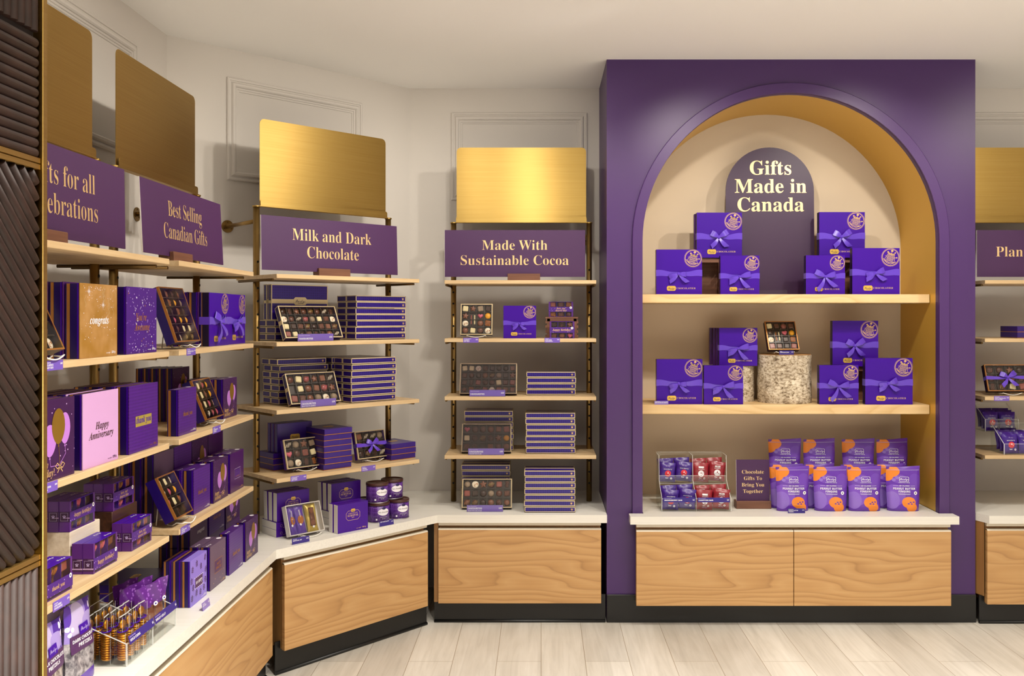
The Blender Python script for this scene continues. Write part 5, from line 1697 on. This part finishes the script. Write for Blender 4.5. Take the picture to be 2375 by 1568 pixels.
for nm, txt, low, x, d, z, n, where in (('birthday', 'happy birthday!', False, .016, .396, .1066, 3, 'on the pale riser'), ('thank you', 'thank you', False, -.250, .404, .1066, 2, 'on the riser by the partition'),
                                        ('deserve this', 'here, you deserve this', False, .258, .391, .1066, 3, 'on the walnut riser'), ('birthday', 'happy birthday!', True, .016, .456, 0, 2, 'on the shelf before the pale riser'),
                                        ('deserve this', 'here, you deserve this', False, .238, .452, 0, 2, 'on the shelf before the walnut riser'), ('thank you', 'thank you', True, -.229, .463, 0, 2, 'on the shelf by the partition')):
    for k in range(n):
        put(get('mini_%s_%s' % (nm, low), lambda: mini_box(txt, len(nm) + 3 * low, lowband=low)), FA1, x - .001 * k, d - .0275 * k, Z4 + z + .0004, 'mini %s chocolate box %s, %s in line' % (nm, where, ('first', 'second', 'third')[k]), 'box of chocolates', GM)
put(price_tag(['assorted', 'LOVE MINI', 'FAVOURITES'], '$18'), FA1, -.250, .4836, Z4 - .0195, 'price tag under the mini thank you box by the partition', 'price tag', GT)
GP = 'bags of chocolate pretzels'
for nm, x, d in (('DARK', -.097, .470), ('MILK', -.256, .480)):
    for k in range(3):
        put(get('pz' + nm, lambda: pretzel_bag(nm, 7 if nm == 'DARK' else 9)), FA1, x - .004 * k, d - .03 - .062 * k, ZC + .0003, '%s chocolate pretzel bag, %s in its line' % (nm.lower(), ('first', 'second', 'third')[k]), 'bag of pretzels', GP, (3, -4, 5)[k])

def bin_(w, h0, h1, dp, div=0):
    """clear bin: low front, tall back; origin bottom front middle"""
    r = empty('acrylic_bin')
    t = .0025
    b = MB(); b.box(-w / 2, w / 2, 0, dp, 0, t, 'acrylic'); b.out('floor_sheet', r)
    b = MB(); b.box(-w / 2, w / 2, 0, t, t, h0, 'acrylic'); b.box(-w / 2, w / 2, -.0004, t + .0004, h0, h0 + .0012, 'acrylic_edge'); b.out('front_sheet', r)
    b = MB(); b.box(-w / 2, w / 2, dp - t, dp, t, h1, 'acrylic'); b.box(-w / 2, w / 2, dp - t, dp, h1, h1 + .0012, 'acrylic_edge'); b.out('back_sheet', r)
    for k in range(2 + div):
        x = -w / 2 + (w - t) * k / (1 + div)
        b = MB()
        P = [(t, t), (dp - t, t), (dp - t, h1), (t, h0)]
        vs = [(xx, y, z) for xx in (x, x + t) for y, z in P]
        b.add(vs, [(0, 1, 2, 3), (4, 5, 6, 7), (0, 1, 5, 4), (1, 2, 6, 5), (3, 0, 4, 7)], 'acrylic')
        b.add([(xx, y, z) for xx in (x - .0003, x + t + .0003) for y, z in ((t, h0), (dp - t, h1), (dp - t, h1 + .0015), (t, h0 + .0015))], [(0, 1, 2, 3), (4, 5, 6, 7), (0, 1, 5, 4), (3, 2, 6, 7)], 'acrylic_edge')
        b.box(x - .0003, x + t + .0003, -.0003, t, 0, h0, 'acrylic_edge')
        b.out('side_sheet', r)
    return r
def strip_label(r, w, x, z, a, b_, price):
    b = MB(); b.X = Matrix.Translation((x, -.003, z)) @ Matrix.Rotation(math.radians(-14), 4, 'X')
    b.box(-w / 2, w / 2, -.0012, 0, -.011, .011, 'tag_deep'); p = b.out('label_strip', r)
    b = MB(); b.X = Matrix.Translation((x, -.003, z)) @ Matrix.Rotation(math.radians(-14), 4, 'X')
    b.text(a, 'sans', .0046, -w * .47, .0055, -.0016, 'lilac_print', 'L')
    b.text(b_, 'sans', .0085, -w * .47, -.0045, -.0016, 'white_print', 'L', 1.1)
    b.text(price, 'sans', .0085, w * .47, -.003, -.0016, 'white_print', 'R')
    b.out('lettering', p)
o = bin_(.316, .058, .122, .150, 1)
strip_label(o, .150, -.078, .066, 'milk chocolate', 'GOLD COINS', '$5')
strip_label(o, .150, .078, .066, 'milk chocolate', 'SMILEY LOLLY', '$4')
put(o, FA1, .174, .512, ZC + .0003, 'clear acrylic bin of gold coins and lollies on the left worktop', 'acrylic bin', 'acrylic bins')
def coin_bag():
    r = empty('gold_coin_bag')
    b = MB()
    for k in range(11):
        b.X = Matrix.Translation((0, .012, .010 + k * .0062)) @ Matrix.Rotation(math.radians(10), 4, 'X')
        b.lathe([(0, 0), (.0125, 0), (.0135, .001), (.0135, .0035), (.0125, .0048), (0, .0048)], 'coin_gold', 18)
    b.X = Matrix.Translation((0, .012, .101)) @ Matrix.Rotation(math.radians(84), 4, 'X')
    b.lathe([(0, -.0025), (.0118, -.0025), (.0126, 0), (.0118, .0025), (0, .0025)], 'coin_gold', 22)
    b.out('coin_stack', r)
    b = MB()
    b.box(-.0160, .0160, -.004, .028, .001, .084, 'clear_film')
    b.box(-.0160, .0160, .004, .020, .086, .124, 'clear_film')
    for sx in (-.016, .0154):
        b.box(sx, sx + .0006, .0036, .0042, .086, .124, 'acrylic_edge')
        b.box(sx, sx + .0006, -.0044, -.0038, .001, .084, 'acrylic_edge')
    b.box(-.0160, .0160, .0105, .0125, .1232, .1252, 'acrylic_edge')
    b.box(-.0160, .0160, .0036, .0204, .086, .0866, 'acrylic')
    b.out('clear_wrapper', r)
    b = MB(); b.tube([(.0155 * math.cos(q * PI / 8), .012 + .011 * math.sin(q * PI / 8), .085) for q in range(16)], .0019, 'gift_purple', 6, True); b.out('tie', r)
    return r
for i in range(4):
    for j in range(3):
        put(get('coins', coin_bag), FA1, .034 + .0365 * i, .504 - .042 * j, ZC + .0035, 'bag of gold coins in the acrylic bin', 'bag of coins', 'gold coin bags in the acrylic bin', (-4, 6, 2, -7)[(i + j) % 4])
def lolly_bag(seed):
    r = empty('lolly_bag')
    rr = random.Random(seed)
    b = MB()
    b.grid(lambda u, v: ((.016 + .006 * math.sin(PI * v) + .004 * (v > .8)) * math.cos(2 * PI * u), .012 + .008 * math.sin(2 * PI * u), .025 + .060 * v), 16, 10, 'choc_milk_light')
    b.tube([(0, .012, .004), (0, .012, .03)], .002, 'white_wire', 6)
    b.out('lolly', r)
    b = MB(); pillow(b, .052, .092, .030, 'clear_film', seed, .06, 8, 10); o = b.out('clear_wrapper', r); o.location = (0, .012, .001)
    b = MB()
    ph = rr.uniform(0, 6)
    b.grid(lambda u, v: ((u - .5) * .070 * (1 + .12 * v), .012 + .008 * (1 - v) * math.cos(PI * (u - .5)) * -1 + .004 * math.sin(9 * u + ph + 3 * v), .080 + .062 * v + .010 * (u - .5)), 12, 8, 'lolly_dots')
    h = b.out('header_card', r)
    b = MB(); b.ell(.018, .088, .0065, .0065, .0005, 'white_print', 14); b.ell(.018, .088, .0025, .0025, .0001, 'gift_purple', 8); b.out('paper_seal', h)
    return r
for k, (x, d, rz) in enumerate(((.285, .482, -28), (.232, .478, -38), (.285, .440, -22), (.234, .434, -34), (.268, .400, -30))):
    put(get('lolly%d' % (k % 2), lambda: lolly_bag(k)), FA1, x, d, ZC + .0045, 'lolly bag with a purple spotted header, %s in the acrylic bin' % ('front far', 'front near', 'middle far', 'middle near', 'rearmost')[k], 'bag of lollies', 'lolly bags in the acrylic bin', rz)

# ---- arched niche
ZU, ZL = 1.5268, 1.0018
put(ribbon_box(.219, .215, .036, 'flat'), FN, -.498, -.125, ZU, 'ribboned gift box at the left end of the upper niche shelf', 'gift box', GR)
put(crate(.170, .182, .10), FN, -.347, -.245, ZU, 'dark slatted crate behind the left gift boxes, upper niche shelf', 'crate', 'slatted crates')
put(get('rb_big', lambda: ribbon_box(.222, .222, .036, 'wide')), FN, -.2835, -.235, ZU + .1825, 'ribboned gift box on a crate, left of the arched sign', 'gift box', GR)
put(get('rb_big_b', lambda: card_box(.222, .218, .022, 'plain')), FN, -.290, -.2725, ZU + .1825, 'plain purple box behind the gift box left of the arched sign', 'gift box', GB)
put(get('rb_droop', lambda: ribbon_box(.187, .186, .034, 'droop')), FN, -.207, -.125, ZU, 'small ribboned gift box at the foot of the arched sign, left', 'gift box', GR)
put(get('rb_split', lambda: ribbon_box(.187, .187, .034, 'split')), FN, .2025, -.125, ZU, 'small ribboned gift box at the foot of the arched sign, right', 'gift box', GR)
put(crate(.185, .182, .10), FN, .335, -.245, ZU, 'dark slatted crate behind the right gift boxes, upper niche shelf', 'crate', 'slatted crates')
put(get('rb_big2', lambda: ribbon_box(.224, .224, .036, 'wide')), FN, .317, -.230, ZU + .1825, 'ribboned gift box on a crate, right of the arched sign', 'gift box', GR)
put(get('rb_knot', lambda: ribbon_box(.226, .221, .036, 'small')), FN, .439, -.110, ZU, 'ribboned gift box at the right end of the upper niche shelf', 'gift box', GR)
r = empty('arched_sign')
b = MB()
R_ = .2205
b.prism([(R_, 0), (R_, .52)] + [(R_ * math.cos(PI * i / 32), .52 + R_ * math.sin(PI * i / 32)) for i in range(1, 32)] + [(-R_, .52), (-R_, 0)], 0, .006, 'sign_plum')
p = b.out('sign_board', r)
b = MB()
for t, z in (('Gifts', .604), ('Made in', .5125), ('Canada', .4200)):
    b.text(t, 'bold', .1010, .004, z, -.0008, 'sign_gold')
b.out('lettering', p)
b = MB()
b.box(-.075, .075, -.030, -.0275, .0, .024, 'acrylic')
b.box(-.075, .075, -.0275, .030, 0, .0025, 'acrylic')
b.box(-.075, .075, .0065, .009, .0025, .05, 'acrylic')
b.out('acrylic_foot', r)
put(r, FN, -.016, -.300, ZU, 'arched purple sign with gold lettering standing on the upper niche shelf', 'sign', None, 0, 1.5)
put(dup(bpy.data.objects['gift_box']) if False else ribbon_box(.219, .215, .036, 'flat'), FN, -.497, -.120, ZL, 'ribboned gift box at the left end of the lower niche shelf', 'gift box', GR)
put(get('rb_droop', None), FN, -.289, -.108, ZL, 'small ribboned gift box before the narrow birch log', 'gift box', GR)
put(birch_log(.092, .1745, 3), FN, -.190, -.313, ZL, 'narrow birch log carrying a ribboned gift box', 'log', 'birch logs')
put(get('rb_droop', None), FN, -.1936, -.222, ZL + .1775, 'ribboned gift box on top of the narrow birch log', 'gift box', GR)
for k in range(3):
    put(get('cb_niche', lambda: card_box(.180, .184, .030, 'plain')), FN, -.203 - .010 * k, -.259 - .033 * k, ZL + .1775, 'plain purple box, %s behind the ribboned box on the narrow log' % ('first', 'second', 'third')[k], 'gift box', GB)
put(birch_log(.128, .232, 5), FN, .040, -.250, ZL, 'wide pale birch log in the middle of the lower niche shelf', 'log', 'birch logs')
ZB_ = ZL + .2347
lean(window_box(.152, .152, .028, 4, 4, 71, side='violet_black', rim='copper_edge', band=False, fixed={(0, 0): ('square', 'white_choc', None), (1, 0): ('square', 'milk', None), (2, 0): ('dome', 'rose', None), (3, 0): ('square', 'milk', None), (0, 1): ('star', 'dark', None), (1, 1): None, (1, 2): ('stick', 'caramel', None),
     (2, 1): ('heart', 'pink', None), (3, 1): ('dome', 'yellow', None), (0, 2): ('disc', 'cream_choc', 'caramel'), (3, 2): ('square', 'caramel', 'milk')}), FN, .022, -.185, ZB_, .028, 26, 'square assortment leaning on an easel on the wide birch log', 'box of chocolates', WG, 4)
put(get('easel', EASEL), FN, .022, -.185, ZB_, 'white wire easel on the wide birch log', 'easel', 'white wire easels')
put(price_tag(['classics', 'CANADIAN ICONS'], '$40', .070, .020, 'tag_deep'), FN, .026, -.160, ZB_, 'price tag standing on the wide birch log', 'price tag', GT, 0, 8)
put(get('rb_split', None), FN, .262, -.110, ZL, 'small ribboned gift box right of the wide birch log', 'gift box', GR)
put(crate(.185, .174, .10), FN, .390, -.235, ZL, 'dark slatted crate behind the right gift boxes, lower niche shelf', 'crate', 'slatted crates')
put(get('rb_big2', None), FN, .379, -.220, ZL + .1745, 'ribboned gift box on a crate, right of the wide birch log', 'gift box', GR)
put(get('rb_knot', None), FN, .497, -.100, ZL, 'ribboned gift box at the right end of the lower niche shelf', 'gift box', GR)
put(price_tag(['canadian classics', 'BEST SELLING GIFT BOX'], '$58', .066, .018, 'tag_pale'), FN, -.587, -.093, ZL, 'price tag at the left end of the lower niche shelf', 'price tag', GT, 0, 8)

# acrylic two-tier display of snack bars
r = empty('acrylic_display')
b = MB(); b.box(-.162, .162, .0, .225, 0, .0025, 'acrylic'); b.out('floor_sheet', r)
b = MB(); b.box(-.160, .160, .105, .215, .112, .1145, 'acrylic'); b.box(-.160, .160, .1045, .106, .112, .1145, 'acrylic_edge'); b.out('tier_sheet', r)
for nm, y0, z0, z1 in (('front_lip', 0.0, .0025, .060), ('tier_lip', .1035, .1145, .150)):
    b = MB(); b.box(-.160, .160, y0, y0 + .0025, z0, z1, 'acrylic'); b.box(-.160, .160, y0 - .0004, y0 + .003, z1, z1 + .0014, 'acrylic_edge'); b.out(nm, r)
b = MB(); b.box(-.160, .160, .2155, .218, .0025, .247, 'acrylic'); b.box(-.160, .160, .2155, .218, .247, .2484, 'acrylic_edge'); b.out('back_sheet', r)
for x in (-.1625, -.00125, .160):
    b = MB()
    P = [(.0, .0025), (.2155, .0025), (.2155, .247), (.110, .247), (.100, .130), (.085, .115), (.0, .062)]
    b.add([(xx, y, z) for xx in (x, x + .0025) for y, z in P], [list(range(7)), list(range(7, 14))], 'acrylic')
    e = P[2:] + [P[0]]
    vs = [(xx, y, z) for xx in (x - .0003, x + .0028) for y, z in e]
    b.add(vs, [(i, i + 1, len(e) + i + 1, len(e) + i) for i in range(len(e) - 1)], 'acrylic_edge')
    b.out('side_sheet', r)
strip_label(r, .150, -.080, .056, 'dark chocolate', 'SMOREBERRY BAR', '$4')
strip_label(r, .150, .080, .056, 'milk chocolate', 'CAMPFIRE BAR', '$4')
put(r, FN, -.433, -.020, ZC + .0003, 'clear two-tier acrylic display of snack bars on the niche worktop', 'acrylic display')
GK = 'snack bars in the two-tier display'
for red, sx in ((False, -1), (True, 1)):
    for tier, y0, z0 in (('upper', .118, .116), ('lower', .018, .004)):
        for i in (0, 1):
            for j in (0, 1):
                x = -.433 + sx * .080 + (i - .5) * .077
                col = 'red campfire' if red else 'purple smoreberry'
                nm = '%s bar in the %s tier, %s' % (col, tier, (('front one nearer the divider', 'rear one nearer the divider'), ('front one by the outer side', 'rear one by the outer side'))[(i == 0) == (sx < 0)][j])
                put(get('bar%d%d' % (red, (i + j) % 2), lambda: snack_bar(red, 10 + 3 * i + j + 5 * red)), FN, x, -.020 - y0 - .014 - .030 * j, ZC + z0 + .0004 + .016 * j + .004 * i, nm, 'snack bar', GK, (4, -5)[(i + j) % 2], 6, (3, -4, 5, -2)[2 * i + j])
put(wood_sign(['Chocolate', 'Gifts To', 'Bring You', 'Together'], .158, .200, .0247, .0305, 'serif', .165, 0, 'walnut', .036, .030, .164, 'sign_purple', 0, .05), FN, -.1495, -.098, ZC + .0003, 'small purple sign in a walnut base on the niche worktop', 'sign', None, 0, 3)
put(price_tag(['peanut butter', 'PEANUT BUTTER', 'FINGERS'], '$10', .080, .022, 'tag_deep'), FN, .026, .010, ZC + .0003, 'price tag standing before the left front pouch', 'price tag', GT, 0, 8)
GF = 'stand-up peanut butter pouches'
b = MB()
b.box(-.36, .36, .0, .16, .1015, .1045, 'acrylic'); b.box(-.36, .36, -.0005, .0005, .1015, .1045, 'acrylic_edge')
for x in (-.36, .357):
    b.box(x, x + .003, .0, .16, 0, .1015, 'acrylic')
put(b.out('acrylic_riser'), FN, .300, -.160, ZC + .0003, 'clear acrylic riser under the back row of pouches', 'riser')
nth = ('first', 'second', 'third', 'fourth')
for i, x in enumerate((.024, .202, .3626, .544)):
    put(get('pouch%d' % (i % 2), lambda: fingers_pouch(20 + i % 2)), FN, x, -.052, ZC + .0003, 'peanut butter pouch in the front row, %s from the small sign' % nth[i], 'pouch', GF, (2, -3, 1, -4)[i])
for i, (x, d) in enumerate(((.012, -.116), (.168, -.122), (.352, -.116), (.510, -.122))):
    put(get('pouch%d' % (i % 2), None), FN, x, d, ZC + .0003, 'peanut butter pouch tucked behind the %s front one' % nth[i], 'pouch', GF, (-2, 4, -1, 4)[i])
for i, x in enumerate((.037, .206, .398, .5646)):
    put(get('pouch%d' % (i % 2), None), FN, x, -.235, ZC + .1052, 'peanut butter pouch raised in the back row, %s from the small sign' % nth[i], 'pouch', GF, (-3, 2, -2, 3)[i])

# ---- rack D, right of the portal
o = wood_sign(['Plant-Based'], .671, .2235, 0.0700, .0722, xs=0.95, zt=.115, bx=.05, lift=.018, xo=-.072)
put(o, FD, -.030, .42, Z1 + .0003, 'purple shelf sign right of the portal, cut off by the frame', 'sign', 'purple rack signs')
for k in (0, 1):
    put(get('cb_flat', None), FD, -.062, .40, Z2 + .0003 + k * .0284, '%s dark copper-edged box on the rack right of the portal' % ('lower', 'upper')[k], 'box of chocolates', GC)
lean(window_box(.200, .132, .030, 4, 3, 81, side='violet_black', rim='copper_edge', accents=.45, bow_kind='wide'), FD, -.212, .425, Z3, .030, 20, 'bow-tied dark assortment on the rack right of the portal', 'box of chocolates', WG)
put(get('easel', EASEL), FD, -.205, .425, Z3, 'white wire easel on the rack right of the portal', 'easel', 'white wire easels')
put(price_tag(['plant-based', 'DARK CHOCOLATE', 'COLLECTION'], '$36'), FD, -.279, .4836, Z3 - .0195, 'price tag on the rack right of the portal', 'price tag', GT)
put(riser(.16, .09, .12, 'acrylic'), FD, -.195, .320, Z4 + .0003, 'clear riser block under the rear bin of purple packs', 'riser block', 'riser blocks')
put(bin_(.165, .060, .130, .12), FD, -.195, .320, Z4 + .0908, 'clear acrylic bin raised at the back right of the portal', 'acrylic bin', 'acrylic bins')
put(bin_(.165, .050, .135, .13), FD, -.175, .462, Z4 + .0003, 'clear acrylic bin at the front right of the portal', 'acrylic bin', 'acrylic bins')
for nm, x0, d0, z0 in (('rear', -.195, .320, .0938), ('front', -.175, .462, .0033)):
    for i in (0, 1):
        for j in (0, 1, 2):
            put(get('bar0%d' % ((i + j) % 2), None), FD, x0 + (i - .5) * .078, d0 - .020 - .032 * j, Z4 + z0 + .006 * j, 'purple snack pack in the %s bin right of the portal, %s row %s' % (nm, ('front', 'middle', 'back')[j], ('near side', 'far side')[i]), 'snack bar', 'purple packs in the bins', (5, -4)[i], 10)
